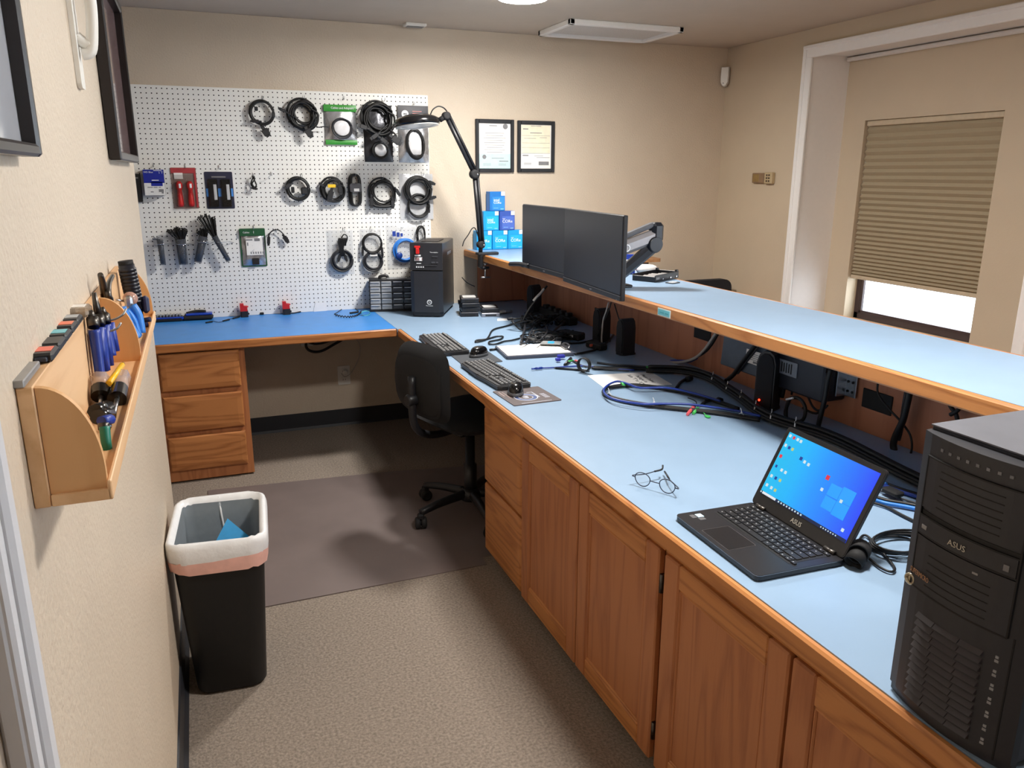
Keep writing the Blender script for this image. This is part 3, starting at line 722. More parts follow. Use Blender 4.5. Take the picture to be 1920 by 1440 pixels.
m = MB(); m.tube([(0, 0, .03), (-.006, 0, .01), (-.014, 0, -.015), (0, 0, -.035), (.014, 0, -.02), (.006, 0, .005), (-.004, 0, .03)], .0038).tube([(.004, -.006, .03), (.006, -.006, .01), (-.008, -.006, -.012), (.004, -.006, -.032), (.016, -.006, -.026)], .0036); m.build('cable', CABLE, t)
m = MB(); plug(m, (.002, -.008, -.038), (1, -.2), .022, .014, .009); m.build('plug', BLACK, t)
hook((0.584,-0.006,1.508), 'left empty between the tiny black lead and a coil', .06)
c = (0.724,-0.035,1.433)
hook((0.746,-0.006,1.497), 'holding the coil with a grey tipped plug', .06)
t = thing('coiled_cable', 'black cable coil with a plug poking out on the left, first in the middle row', 'cable', c, 0, PG)
m = MB(); ring(m, (0, 0, 0), .058, .058, 5, .0050, 0, .005); m.tube([(-.05, -.01, .03), (-.03, -.012, .05), (0, -.01, .06)], .005); m.build('cable', CABLE, t)
m = MB(); plug(m, (-.056, -.015, .016), (-.85, -.5), .034, .02, .012); m.build('plug', CABLE2, t)
m = MB(); m.box((-.032, -.016, -.006), (.018, .012, .034), .003).box((.032, -.016, -.012), (.038, .014, .04), .005); m.build('adapter_block', BLACK, t)
c = (0.917,-0.04,1.426)
hook((0.951,-0.006,1.503), 'holding the coil with a yellow tag', .07)
t = thing('coiled_cable', 'black cable coil with a yellow tag and clear sleeve, second in the middle row', 'cable', c, 0, PG)
m = MB(); ring(m, (0, 0, 0), .058, .060, 6, .0045, 0, .010, .5, 24, .1, .018); m.build('cable', CABLE, t)
m = MB(); m.box((-.010, -.030, .022), (.044, .003, .018), .001); m.build('yellow_tag', mat('yellow_tag', (246, 196, 30), 0.5), t, label='yellow paper tag')
m = MB(); plug(m, (.036, -.028, .006), (.1, -1), .044, .022, .012); plug(m, (-.064, -.02, .028), (-.8, .6), .026, .014, .01); plug(m, (-.02, -.024, -.03), (-.3, -1), .05, .030, .014); m.build('plug', BLACK, t)
bag(MB(), (0, 0, -.035), .11, .10, .03, 6, 6, .004, y0=.02).build('clear_sleeve', CLEAR, t)
c = (1.047,-0.03,1.425)
t = thing('folded_cable', 'folded black power cord held by a paper sleeve label, narrow upright bundle', 'cable', c, 0, PG)
m = MB()
for k in range(3):
    y = -.008 + k * .009; ww = .022 + .005 * k
    m.tube([(-ww, y, -.06), (-ww, y, .05), (-ww * .5, y, .082), (ww * .5, y, .082), (ww, y, .05), (ww, y, -.06), (ww * .5, y, -.086), (-ww * .5, y, -.086)], .0062, 8, True)
m.build('cable', CABLE, t)
MB().rr((0, .012), .066, .05, .012, -.022, .020, 'y').build('sleeve', mat('translucent_sleeve', (96, 96, 100), 0.3, alpha=.8), t)
MB().box((.004, -.0235, .0), (.030, .0015, .016)).build('label_patch', PAPER, t)
hook((1.049,-0.006,1.503), 'holding the folded power cord', .05)
c = (1.205,-0.035,1.412)
hook((1.208,-0.006,1.491), 'holding the loose looping coil in the middle row', .06)
t = thing('coiled_cable', 'loosely looped black cables with stray loops, fourth in the middle row', 'cable', c, 0, PG)
m = MB(); ring(m, (0, 0, 0), .066, .068, 3, .0042, 0, .012, 1.2, 24); ring(m, (.0, 0, -.012), .07, .066, 4, .0044, .004, .008, 2.2, 22); m.tube([(-.06, -.01, -.01), (-.03, -.015, -.045), (.02, -.012, -.058), (.06, -.01, -.03)], .004); m.tube([(-.064, 0, -.05), (-.05, -.008, -.078), (0, -.012, -.084), (.05, -.008, -.078), (.066, 0, -.05)], .009, 8); m.build('cable', CABLE, t)
m = MB(); plug(m, (.088, -.015, .0), (.5, -.85), .034, .018, .012); plug(m, (-.07, -.015, -.055), (.0, -1), .045, .022, .014); plug(m, (.055, -.015, -.066), (.0, -1), .04, .022, .014); m.build('plug', BLACK, t)
c, w, h = rect((1.313,-0.015,1.515), (1.519,-0.015,1.248))
hook((1.451,-0.006,1.509), 'holding the two coils over a clear bag', .06)
t = thing('cable_bag', 'clear plastic bag with two stacked black coils, last in the middle row', 'package', c, 0, PG)
bag(MB(), (0, 0, 0), w, h, .02, y0=.006, crinkle=.004).build('pouch', mat('milky_film', (226, 228, 232), 0.15, var=.03, alpha=.6, bump=.7, bscale=40), t)
m = MB(); ring(m, (.004, 0, .04), .068, .070, 7, .0054, -.035, .011); m.build('upper_coil', CABLE, t)
m = MB(); ring(m, (.004, 0, -.05), .062, .066, 3, .0046, -.026, .004); m.build('lower_coil', CABLE, t)
m = MB(); plug(m, (.085, -.03, .082), (.8, -.3), .034, .02, .012); plug(m, (.088, -.03, -.005), (.9, .2), .034, .02, .012); plug(m, (-.06, -.03, -.07), (-.1, -1), .03, .014, .01); plug(m, (.066, -.03, -.07), (.1, -1), .03, .014, .01); m.build('plug', BLACK, t)
MB().box((.01, -.03, -.03), (.055, .001, .028)).build('label_patch', PAPER, t)

# ---- third row: zip ties in clear cups held by wire clips
def tie_bundle(name, label, mouth, foot, n, spread, rad, top, mm, y=-.05, cup=True):
    """bundle of cable ties standing in a clear tube from foot up past mouth"""
    t = thing(name, label, 'cable ties', (0, 0, 0), 0, 'bundles of cable ties on the pegboard')
    m = MB(); hd = MB(); random.seed(n)
    mo, fo = Vector(mouth), Vector(foot)
    for k in range(n):
        u = (k / (n - 1) - .5) * 2; v = random.uniform(-1, 1)
        a = fo + Vector((u * rad * .7, v * rad * .5, 0)); b = mo + Vector((u * rad, v * rad * .6, 0))
        e = Vector(top) + Vector((u * spread, v * rad, random.uniform(-.014, .008) - abs(u) * spread * .25))
        m.tube([a, between(a, b, .5), b, between(b, e, .55), e], .0027, 4, smooth=2); hd.box(tuple(e), (.006, .006, .009), .001)
    m.build('tie_straps', mm, t); hd.build('tie_heads', mm, t)
    if cup:
        d = (mo - fo); q = d.length
        cu = MB(); cu.M = Matrix.Translation(fo) @ d.to_track_quat('Z', 'Y').to_matrix().to_4x4()
        cu.lathe([(rad * 1.0, -.006), (rad * 1.05, q * .5), (rad * 1.2, q), (rad * 1.14, q), (rad * 1.0, q * .5), (rad * .95, 0)], n=18); cu.build('clear_tube', mat('smoky_tube', (96, 100, 108), .12, alpha=.5), t)
    return t
TIE = mat('black_nylon', (16, 16, 18), 0.35, var=.1); TIEG = mat('grey_nylon', (120, 120, 124), 0.35, var=.1)
tie_bundle('cable_ties', 'thin grey see-through cable ties, leftmost bunch by the wall end', (-0.022,-0.05,1.169), (-0.019,-0.05,1.042), 9, .020, .014, (-0.036,-0.05,1.186), TIEG)
tie_bundle('cable_ties', 'dense short black cable ties in a grey tube, beside the thin grey bunch', (0.08,-0.05,1.171), (0.083,-0.05,1.039), 64, .050, .024, (0.069,-0.05,1.226), TIE)
tie_bundle('cable_ties', 'short black cable ties with a leaning grey tube, left of the fanned bunch', (0.198,-0.05,1.183), (0.158,-0.05,1.047), 22, .030, .020, (0.198,-0.05,1.22), TIE)
tie_bundle('cable_ties', 'long fanned black cable ties rising highest, slanting down right in a tube', (0.255,-0.055,1.182), (0.316,-0.055,1.048), 26, .045, .014, (0.222,-0.055,1.294), TIE)
for k, (p, q, nm) in enumerate((((-0.023,-0.075,1.148), (-0.012,-0.006,1.142), 'round the thin grey ties'), ((0.088,-0.085,1.145), (0.095,-0.007,1.136), 'round the dense short ties'), ((0.192,-0.085,1.154), (0.206,-0.006,1.147), 'round the leaning grey tube'), ((0.29,-0.085,1.151), (0.309,-0.006,1.141), 'round the long fanned ties'))):
    t = thing('wire_clip', 'chrome wire clip closed ' + nm, 'clip', (0, 0, 0), 0, 'wire clips on the pegboard')
    wv = .033
    MB().tube([(q[0] - wv - .012, YP, q[2]), (p[0] - wv, -.045, p[2]), (p[0] - wv * .6, p[1], p[2]), (p[0] + wv * .6, p[1], p[2]), (p[0] + wv, -.045, p[2]), (q[0] + wv + .012, YP, q[2])], .0016, 6).build('wire', CHROME, t)
c, w, h = rect((0.388,-0.02,1.217), (0.527,-0.02,1.003))
hook((0.466,-0.006,1.217), 'holding the green edged card reader bag', .03)
t = thing('adapter_bag', 'foil bag with a dark green header and green edges, in the bottom row', 'package', c, 0, PG)
DG = mat('dark_green_card', (28, 84, 50), 0.4)
MB().rr((0, 0), w, h, .006, .012, .008, 'y').build('backing_card', DG, t)
bag(MB(), (0, 0, -.012), w * .9, h * .82, .014, y0=.008).build('pouch', FOIL, t)
MB().rr((0, h * .40), w * .98, h * .18, .004, .004, -.003, 'y').build('header', DG, t)
text('Cables', .013, WHITEP, t, (-w * .24, -.0045, h * .40)); text('ψ', .022, WHITEP, t, (w * .05, -.0045, h * .40))
MB().box((.006, -.0085, .006), (w * .64, .001, h * .44)).build('label_sheet', PAPER, t)
m = MB(); m.box((-.02, -.0095, h * .21), (.035, .001, .008)).box((.022, -.0095, h * .21), (.03, .001, .016)).box((-.03, -.0095, h * .1), (.006, .001, .018))
for k in range(6): m.box((-.015 + .013 * k, -.0095, -h * .13), (.006, .001, .012))
m.build('printed_marks', GREYINK, t)
MB().box((.006, -.010, -h * .36), (w * .28, .006, h * .17), .003).build('black_plug', BLACK, t)
hook((0.587,-0.006,1.196), 'holding the short black adapter lead', .05)
t = thing('adapter_lead', 'short arched black adapter lead right of the green edged bag', 'cable', (0.592,-0.035,1.18), 0, PG)
m = MB(); m.tube([(-.048, 0, -.01), (-.04, 0, .010), (-.018, 0, .026), (.008, 0, .026), (.03, 0, .006), (.040, 0, -.012)], .0034); m.build('cable', CABLE, t)
m = MB(); plug(m, (-.050, 0, -.03), (-.1, -1), .040, .017, .011); plug(m, (.045, 0, -.026), (.5, -.85), .034, .024, .014); m.build('plug', BLACK, t)
c, w, h = rect((0.871,-0.015,1.196), (1.023,-0.015,0.939))
hook((0.968,-0.006,1.194), 'holding the bunched cable over the first clear bottom bag', .05)
t = thing('cable_bag', 'clear bag with a grey round coil and a bunched black cable above it', 'package', c, 0, PG)
bag(MB(), (0, 0, 0), w, h, .022, y0=.006, crinkle=.004).build('pouch', CLEAR, t)
m = MB(); ring(m, (.002, 0, -.045), .058, .058, 4, .005, -.016, .005); m.build('grey_coil', CABLE2, t)
m = MB()
for k in range(5):
    o = (k - 2) * .007
    m.tube([(o + .004, -.03, -.02), (o * .6, -.035, .02), (o * 1.2, -.035, .06), (o * 1.3 + .01, -.032, .085), (o * .8 + .014, -.03, .04)], .0042)
m.tube([(.0, -.03, .08), (.018, -.03, .105), (.036, -.03, .095), (.034, -.03, .07), (.02, -.03, .04)], .0036); m.build('bunched_cable', CABLE, t)
m = MB(); plug(m, (-.016, -.03, -.03), (-.3, -1), .03, .016, .01); plug(m, (.022, -.03, -.03), (.3, -1), .03, .016, .01); m.build('plug', BLACK, t)
c, w, h = rect((1.067,-0.015,1.198), (1.193,-0.015,0.934))
hook((1.128,-0.006,1.19), 'holding the two thin loops in the middle bottom bag', .05)
t = thing('cable_bag', 'clear bag with two stacked thin loops and a white barcode label', 'package', c, 0, PG)
bag(MB(), (0, 0, 0), w, h, .02, y0=.006, crinkle=.004).build('pouch', CLEAR, t)
m = MB(); ring(m, (0, 0, .05), .054, .054, 3, .0042, -.028, .003); m.build('upper_loop', CABLE, t)
m = MB(); ring(m, (.002, 0, -.055), .054, .052, 4, .0046, -.018, .004); m.build('lower_loop', CABLE2, t)
m = MB(); plug(m, (-.058, -.026, .01), (-.05, -1), .04, .014, .01); plug(m, (.058, -.026, .0), (.05, -1), .05, .014, .01); m.build('plug', BLACK, t)
MB().box((.006, -.030, -.012), (.044, .001, .026)).build('label_patch', PAPER, t)
m = MB()
for k in range(8): m.box((-.008 + k * .004, -.031, -.012), (.0016 + .001 * (k % 2), .001, .012))
m.build('barcode', INK, t)
c, w, h = rect((1.224,-0.015,1.219), (1.467,-0.015,0.956))
hook((1.317,-0.006,1.204), 'holding the bag with the bright blue network cable', .05)
t = thing('cable_bag', 'clear printed bag with a coiled bright blue network cable, behind the tower', 'package', c, 0, PG)
bag(MB(), (0, 0, 0), w, h, .024, y0=.006, crinkle=.006).build('pouch', CLEAR, t)
m = MB(); ring(m, (-.012, 0, -.022), .062, .062, 6, .0042, -.018, .007); m.build('blue_cable', CABLB, t)
MB().lathe([(.020, 0), (.018, .003), (.001, .004)], (-.055, -.034, -.048), 18, 'y').build('dark_blue_seal', mat('dark_blue_seal', (22, 60, 140), .4), t)
MB().cut().box((-.082, -.030, .082), (.020, .001, .030)).box((-.058, -.030, .076), (.018, .001, .026)).box((-.036, -.030, .074), (.014, .001, .020)).build('blue_print', CABB, t); text('X', .026, GREYINK, t, (.052, -.030, .066)); MB().box((.05, -.034, -.05), (.03, .001, .022)).build('label_patch', PAPER, t)
hook((1.443,-0.006,1.208), 'holding the small black loop at the board edge', .05)
t = thing('coiled_cable', 'small narrow black loop at the board edge above the tower', 'cable', (1.429,-0.04,1.166), 0, PG)
m = MB(); m.tube([(-.022, 0, -.04), (-.026, 0, .0), (-.016, 0, .036), (.004, 0, .044), (.02, 0, .03), (.026, 0, -.005), (.022, 0, -.04)], .0052); m.tube([(-.018, -.009, -.04), (-.021, -.009, .0), (-.012, -.009, .028), (.004, -.009, .036), (.016, -.009, .022), (.02, -.009, -.01)], .004); m.build('cable', CABLE, t)
m = MB(); plug(m, (-.021, 0, -.052), (0, -1), .03, .014, .01); plug(m, (.021, 0, -.052), (0, -1), .03, .014, .01); m.build('plug', BLACK, t)
# ================================================================= ON THE BLUE DESK
def put(p, dz=0.0): return (p[0], p[1], p[2] + dz)
def flat(p, z): return (p[0], p[1], z)
t = thing('bit_set', 'open blue and black screwdriver bit set lying at the left end of the blue desk', 'tool kit', (0.052,-0.031,0.723), math.radians(-3))
MB().box((-.075, .0, .012), (.15, .085, .024), .006).box((.078, -.002, .013), (.16, .08, .026), .010).build('case', BLACKM, t)
m = MB()
for k in range(8): m.box((-.130 + k * .0165, .004, .030), (.010, .062, .014), .003)
m.build('bit_rack', mat('pale_grey_bits', (150, 156, 164), .35, .5), t)
MB().box((-.07, -.036, .018), (.15, .012, .016), .003).box((.085, -.002, .031), (.14, .060, .012), .005).build('blue_shell', mat('cobalt_shell', (26, 66, 176), .35), t)
MB().tube([(.02, .0, .034), (.07, .012, .042), (.12, .006, .040)], .010, 8).build('grip', BLACKM, t)
for p, nm in (((0.377,0.049,0.723), 'left'), ((0.611,0.038,0.723), 'right')):
    t = thing('spool_clamp', 'red and black block standing against the pegboard, ' + ('nearer the bit set' if nm == 'left' else 'nearer the white card'), 'clamp', (p[0], -.045, ZD), 0, 'red and black blocks on the blue desk')
    MB().rr((0, 0), .042, .040, .008, 0, .034).box((.022, -.006, .018), (.010, .02, .010), .002).build('black_base', BLACK, t)
    MB().prism([(-.021, .032), (.018, .032), (.018, .062), (.0, .064), (-.001, .077), (-.021, .077)], -.017, .017, 'y').box((.020, .0, .058), (.008, .02, .006), .001).build('red_top', RED, t)
t = thing('black_cube', 'tiny black cube cap between the two red and black blocks', 'cap', (0.475,-0.007,0.723))
MB().box((0, 0, .007), (.022, .018, .014), .003).build('cap', BLACKM, t)
t = thing('clip_leads', 'tiny black clips on a bent wire lying near the bit set', 'leads', (0, 0, 0))
MB().tube([(0.173,-0.163,0.726),(0.201,-0.139,0.726),(0.233,-0.186,0.726),(0.262,-0.162,0.726),(0.298,-0.105,0.726),(0.341,-0.031,0.726),(0.359,-0.019,0.726)], .0016, 5).build('wire', CABLE, t)
m = MB()
for a, b in (((0.256,-0.166,0.727), (0.291,-0.127,0.727)), ((0.312,-0.099,0.727), (0.349,-0.058,0.727)), ((0.167,-0.184,0.727), (0.201,-0.162,0.727))): m.tube([a, b], .0045, 6)
m.build('clip', BLACKM, t)
t = thing('thin_cord', 'thin black cord lying along the foot of the pegboard', 'cord', (0, 0, 0))
MB().tube([(0.61,-0.005,0.727),(0.643,-0.037,0.727),(0.669,-0.027,0.727),(0.717,0.014,0.727),(0.763,0.036,0.727),(0.816,0.057,0.727)], .0035, 6).build('cord', CABLE, t)
t = thing('folded_card', 'small white folded card standing on the blue desk by the pegboard', 'card', (0.812,0.003,0.723), math.radians(4))
MB().prism([(-.036, 0), (.036, 0), (.034, .052), (-.030, .056)], -.012, -.011, 'y').prism([(-.036, 0), (-.030, .056), (-.031, .056), (-.044, 0)], -.011, .028, 'y').build('card', PAPER, t)
t = thing('wrist_strap', 'black curly cord wrist strap with a teal band on the blue desk', 'strap', (0, 0, 0))
cw = []
cc = [(0.866,-0.191,0.729),(0.891,-0.257,0.729),(0.931,-0.29,0.729),(0.971,-0.268,0.729),(1.005,-0.205,0.729),(1.028,-0.136,0.729)]
P0 = catmull([Vector(p) for p in cc], 12, False)
for i, p in enumerate(P0): cw.append((p.x, p.y + .004 * math.cos(i * 1.5), p.z + .004 * math.sin(i * 1.5)))
MB().tube(cw, .0028, 5, smooth=2).tube([(0.867,-0.16,0.727),(0.912,-0.06,0.727),(0.958,0.045,0.727),(0.996,0.095,0.727),(1.016,0.024,0.727),(1.018,-0.1,0.727)], .0022, 6).tube([(0.957,-0.162,0.728),(0.983,-0.152,0.728),(1.01,-0.143,0.728)], .006, 6).build('curly_cord', CABLE, t)
p = (1.034,-0.246,0.737)
MB().lathe([(.024, -.011), (.0255, -.011), (.0255, .011), (.024, .011)], p, 20, 'y', sq=(1, .55)).build('band', TEAL, t)
# ---- small-parts drawer cabinet
t = thing('parts_organizer', 'small black desktop organizer with clear drawers of screws, left of the tower', 'organizer', (1.238, -0.040, ZD), math.radians(-12))
MB().box((0, -.012, .095), (.265, .004, .182)).box((-.131, -.072, .092), (.005, .12, .184), .002).box((.131, -.072, .092), (.005, .12, .184), .002).box((0, -.072, .004), (.265, .12, .008), .002).box((0, -.072, .186), (.265, .12, .006), .002).build('case', BLACK, t)
g = MB()
for k in range(6): g.box((0, -.072, .012 + k * .0342), (.26, .118, .002))
for k in range(4): g.box((-.0655 + .0655 * (k - 0), -.072, .095), (.002, .118, .18))
g.build('dividers', BLACK, t)
DRW = mat('clear_drawer', (200, 204, 208), .15, alpha=.42); SCR = mat('assorted_screws', (190, 188, 182), .3, .6, var=.5, scale=180)
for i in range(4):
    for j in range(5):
        d = MB().box((-.098 + i * .0655, -.130, .029 + j * .0342), (.060, .004, .029), .001).build('drawer', DRW if i < 2 else mat('shaded_drawer', (70, 72, 78), .2, alpha=.7), t)  # right-hand columns coloured darker for the shadow of the tower
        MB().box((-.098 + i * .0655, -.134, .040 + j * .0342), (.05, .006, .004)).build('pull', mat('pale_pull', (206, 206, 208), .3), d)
        if i < 2:
            m = MB(); random.seed(i * 9 + j)
            for q in range(14): m.box((-.098 + i * .0655 + random.uniform(-.024, .024), -.122 + random.uniform(-.004, .004), .020 + j * .0342 + random.uniform(0, .014)), (random.uniform(.004, .011), .004, random.uniform(.003, .007)), .001)
            m.build('screws', SCR, d)
MB().tube([(-.07, -.072, .188), (-.066, -.072, .203), (-.03, -.072, .206), (-.02, -.072, .188)], .009, 8).build('carry_handle', BLACK, t)
MB().box((.03, -.085, .192), (.12, .06, .008), .003).build('top_tray', mat('clear_drawer', (200, 204, 208), .15, alpha=.5), t)
# ---- tower on the counter corner
t = thing('computer_tower', 'black mini tower with a red stick in its front panel, standing in the corner', 'computer', (1.354, -0.4235, ZD), math.atan2(-.077, .154))
CASE = mat('satin_black_case', (24, 25, 29), .28, var=.06, scale=60)
MB().box((0, .215, .215), (.178, .37, .405), .004).build('case', CASE, t)
m = MB().prism([(-.090, .030), (.090, .030), (.092, .0), (.070, -.014), (-.070, -.014), (-.092, .0)], .030, .262, 'z')
m.prism([(-.090, .030), (.090, .030), (.092, -.002), (-.092, -.002)], .268, .420, 'z').prism([(-.090, .03), (.090, .03), (.075, .006), (-.075, .006)], .004, .03, 'z').build('front_bezel', mat('slate_black_bezel', (36, 38, 44), .4, var=.06), t)
MB().box((0, .20, .4195), (.10, .18, .004), .001).build('top_vent', mat('grille_mesh', (60, 56, 54), .6, var=.4, scale=300), t)
m = MB()
for (x, z, w, h) in ((-.055, .395, .002, .02), (.0, .295, .12, .002), (.05, .345, .03, .004), (.04, .312, .02, .008), (.062, .312, .012, .008)): m.box((x, -.0045, z), (w, .003, h))
m.build('panel_lines', mat('charcoal_detail', (70, 72, 78), .4), t)
m = MB(); m.box((-.048, -.008, .398), (.032, .012, .012), .002).box((-.046, -.012, .376), (.018, .022, .034), .003); m.build('red_stick', RED, t, label='red memory stick')
MB().box((-.047, -.005, .350), (.034, .002, .008)).box((-.044, -.005, .330), (.044, .002, .020)).build('white_sticker', WHITEP, t)
m = MB(); m.box((-.050, -.0065, .330), (.024, .001, .016)).box((-.022, -.0065, .330), (.004, .001, .014)); m.build('sticker_print', mat('grey_rose_print', (150, 120, 118), .5), t)
m = MB(); m.lathe([(.014, 0), (.014, .001), (.0105, .001), (.0105, 0)], (.015, -.0145, .088), 24, 'y'); m.build('ring_logo', WHITEP, t)
text('Tt', .016, WHITEP, t, (.015, -.0152, .088)); text('Thermaltake', .008, WHITEP, t, (.015, -.0152, .068)); text('Thermaltake', .009, WHITEP, t, (.045, -.0035, .368)); MB().box((-.042, -.0035, .306), (.026, .001, .004)).build('brand_bar', WHITEP, t)
m = MB()
for k in range(4): m.lathe([(.0045, 0), (.0045, .001)], (-.055 + k * .0125, -.0025, .286), 10, 'y')
m.build('ports', WHITEP, t)
MB().box((.0905, .24, .345), (.003, .11, .016), .001).build('side_slot', mat('slot_grey', (110, 116, 126), .35), t)
m = MB()
for x in (-.07, .07):
    for y in (.05, .36): m.box((x, y, .006), (.03, .03, .012), .003)
m.build('foot', BLACKM, t)
# ---- loose hard drives
HS = mat('drive_shell', (46, 47, 52), .35, .5, var=.1); HL = mat('drive_label', (206, 206, 204), .4)
def drive(loc, rz, label, lab=True, shell=HS, sz=(.102, .147, .025)):
    t = thing('hard_drive', label, 'hard drive', loc, rz, 'bare hard drives beside the tower')
    MB().box((0, 0, sz[2] / 2), sz, .002).build('shell', shell, t)
    if lab: MB().rr((0, .01), sz[0] * .74, sz[1] * .62, .008, sz[2], sz[2] + .0008).build('label_plate', HL, t)
    MB().box((0, -sz[1] / 2 - .0005, sz[2] * .45), (sz[0] * .6, .002, sz[2] * .4)).build('connector', BLACKM, t)
    return t
for k, nm in enumerate(('bottom', 'second', 'third', 'top')):
    drive((1.600 + (k % 2) * .004, -.43 + (k % 2) * .003, ZD + k * .0265), math.radians(-14 + 3 * (k % 3)), 'bare black hard drive, %s of the stack of four beside the tower' % nm, k == 3)
drive((1.71, -.475, ZD), math.radians(-12), 'bare silver edged drive, lower of the two stacked together', False, mat('silver_shell', (150, 150, 158), .3, .7), (.105, .150, .022))
drive((1.712, -.47, ZD + .0232), math.radians(-12), 'bare hard drive with a white label, upper of the two stacked together', True, HS, (.10, .14, .024))
t = thing('paper_note', 'small white slip of paper by the heap of cables', 'paper', (1.739,-0.651,0.723))
MB().prism([(-.055, -.03), (.04, -.045), (.055, .02), (-.03, .035)], .0004, .0012).build('sheet', PAPER, t)
t = thing('slot_bracket', 'small bent metal bracket pieces on the paper slip by the cable heap', 'bracket', (1.81,-0.482,0.724), .3)
MB().box((0, 0, .005), (.085, .02, .002)).box((.042, 0, .011), (.002, .02, .014)).box((-.01, .025, .008), (.06, .016, .002)).build('plate', STEEL, t)
MB().box((-.02, .012, .012), (.045, .03, .012), .002).build('tab', mat('pale_tab', (206, 204, 196), .5), t)

# ================================================================= KEYBOARDS, MICE, CLIPBOARD
KEYM = mat('dark_key_plastic', (80, 80, 82), .4, var=.12, scale=120); KBB = mat('keyboard_shell', (40, 40, 43), .45, var=.05)
def keyboard(loc, rz, label):
    t = thing('keyboard', label, 'keyboard', loc, rz, 'keyboards on the work counter')
    pts = [(-.215, .062), (-.20, .072), (.20, .072), (.215, .062), (.217, -.055), (.205, -.070), (.08, -.074), (0, -.080), (-.08, -.074), (-.205, -.070), (-.217, -.055)]
    MB().prism(pts, .004, .017).prism([(x * .97, y * .95) for x, y in pts], .017, .020).build('shell', KBB, t)
    m = MB(); pr = MB()
    def row(y, xs, h=.015):
        for x, w in xs:
            m.box((x, y, .0225), (w, h, .007), .0018); pr.box((x - w * .15, y + .002, .0263), (.0042, .0042, .0004))
    for r in range(5):
        y = .028 - r * .0185; off = (0, .004, .008, .014, .0)[r]; xs = []
        if r < 4: xs = [(-.195 + off + k * .0187, .0165) for k in range(14 - (r > 1))] + [(.062 - .002 * r, .022)]
        else: xs = [(-.192, .022), (-.166, .022), (-.140, .02), (-.075, .095), (-.008, .02), (.016, .02), (.042, .022)]
        row(y, xs)
        row(y, [(.138 + k * .0188, .0165) for k in range(4)])
    for r in (0, 1, 4): row(.028 - r * .0185, [(.080 + k * .0188 - .0, .0165) for k in range(3)])
    row(-.0275, [(.0988, .0165)])
    row(.052, [(-.195 + k * .0203 + .008 * (k // 4), .0165) for k in range(13)], .011); row(.052, [(.085 + k * .0188, .0165) for k in range(6)], .011)
    stuff(m.build('keycaps', KEYM, t)); stuff(pr.build('key_legends', mat('pale_key_print', (206, 206, 202), .5), t))
    MB().rr((-.04, -.0735), .10, .008, .003, .0175, .0215).build('palm_ridge', KBB, t)
    MB().lathe([(.002, -.0), (.002, .001)], (.195, .066, .020), 8).build('status_light', WHITEP, t)
    return t
keyboard((1.212, -1.21, ZD), math.radians(-92), 'black full size keyboard farther back, behind the other one')
keyboard((1.238, -1.842, ZD), math.radians(-88), 'black full size keyboard nearer the round logo mouse pad')
def mouse(loc, rz, label):
    t = thing('mouse', label, 'mouse', loc, rz, 'mice on the work counter')
    vs = []; fs = []; n = 16; lv = 7
    for i in range(lv + 1):
        a = (PI / 2) * i / lv
        for k in range(n):
            b = 2 * PI * k / n; x = .030 * math.cos(b) * math.cos(a) ** .45; y = .052 * math.sin(b) * math.cos(a) ** .45
            vs.append((x, y, .004 + (.040 - .10 * (y + .008) ** 2 * 30 * .3) * math.sin(a) * (1 if i else 0)))
    for i in range(lv):
        for k in range(n): fs.append((i * n + k, i * n + (k + 1) % n, i * n + n + (k + 1) % n, i * n + n + k))
    MB().add(vs, fs, True).build('shell', BLACKG, t)
    MB().lathe([(.030, 0.0005), (.0315, .004), (.0310, .012), (.029, .014)], n=20, sq=(1.0, 1.72)).build('grey_side', mat('gunmetal_side', (92, 94, 98), .3), t)
    MB().lathe([(.006, -.004), (.0075, -.002), (.0075, .002), (.006, .004)], (0, .024, .034), 14, 'x').build('scroll_wheel', BLACKM, t)
    return t
t = thing('mouse_pad', 'plain dark grey mouse pad under the farther mouse', 'mouse pad', (1.275, -1.50, ZD), math.radians(-2))
MB().rr((0, 0), .185, .22, .008, .0003, .003).build('pad', mat('slate_pad', (58, 62, 68), .7, var=.08), t)
mouse((1.300, -1.475, ZD + .003), math.radians(-62), 'black wireless mouse on the plain grey pad between the keyboards')
t = thing('mouse_pad', 'brown printed mouse pad with a round ring logo near the counter edge', 'mouse pad', (1.251, -2.157, ZD), math.radians(-88))
MB().rr((0, 0), .205, .19, .006, .0003, .003).build('pad', mat('brown_print_pad', (84, 72, 72), .6, var=.06, scale=60), t)
PRT = mat('pale_pad_print', (196, 200, 214), .6); PBL = mat('blue_pad_print', (78, 98, 150), .6)
m = MB(); m.lathe([(.046, 0), (.046, .0004), (.041, .0004), (.041, 0)], (.02, -.012, .003), 32).lathe([(.028, 0), (.028, .0004), (.025, .0004), (.025, 0)], (.02, -.012, .003), 28).box((.0, .036, .0032), (.075, .004, .0004)).box((-.035, .026, .0032), (.004, .022, .0004)); m.build('ring_print', PRT, t)
m = MB(); m.lathe([(.040, 0), (.040, .0003), (.030, .0003), (.030, 0)], (.02, -.012, .003), 32); m.build('blue_ring', PBL, t)
MB().box((.012, -.008, .0033), (.010, .014, .0004)).box((.028, -.012, .0033), (.010, .016, .0004)).box((.02, -.02, .0033), (.02, .004, .0004)).box((.09, .0, .0032), (.003, .12, .0004)).build('pale_marks', PRT, t); MB().box((-.05, -.080, .0032), (.06, .006, .0004)).box((-.03, -.068, .0032), (.09, .004, .0004)).build('foot_print', mat('dull_rose_print', (150, 128, 122), .6), t)
m = MB()
for k in range(5): m.box((.0 + k * .012, .062, .0032), (.004, .02, .0004))
m.build('tick_print', PRT, t)
mouse((1.222, -2.118, ZD + .003), math.radians(-20), 'black wireless mouse on the brown pad with the ring logo')
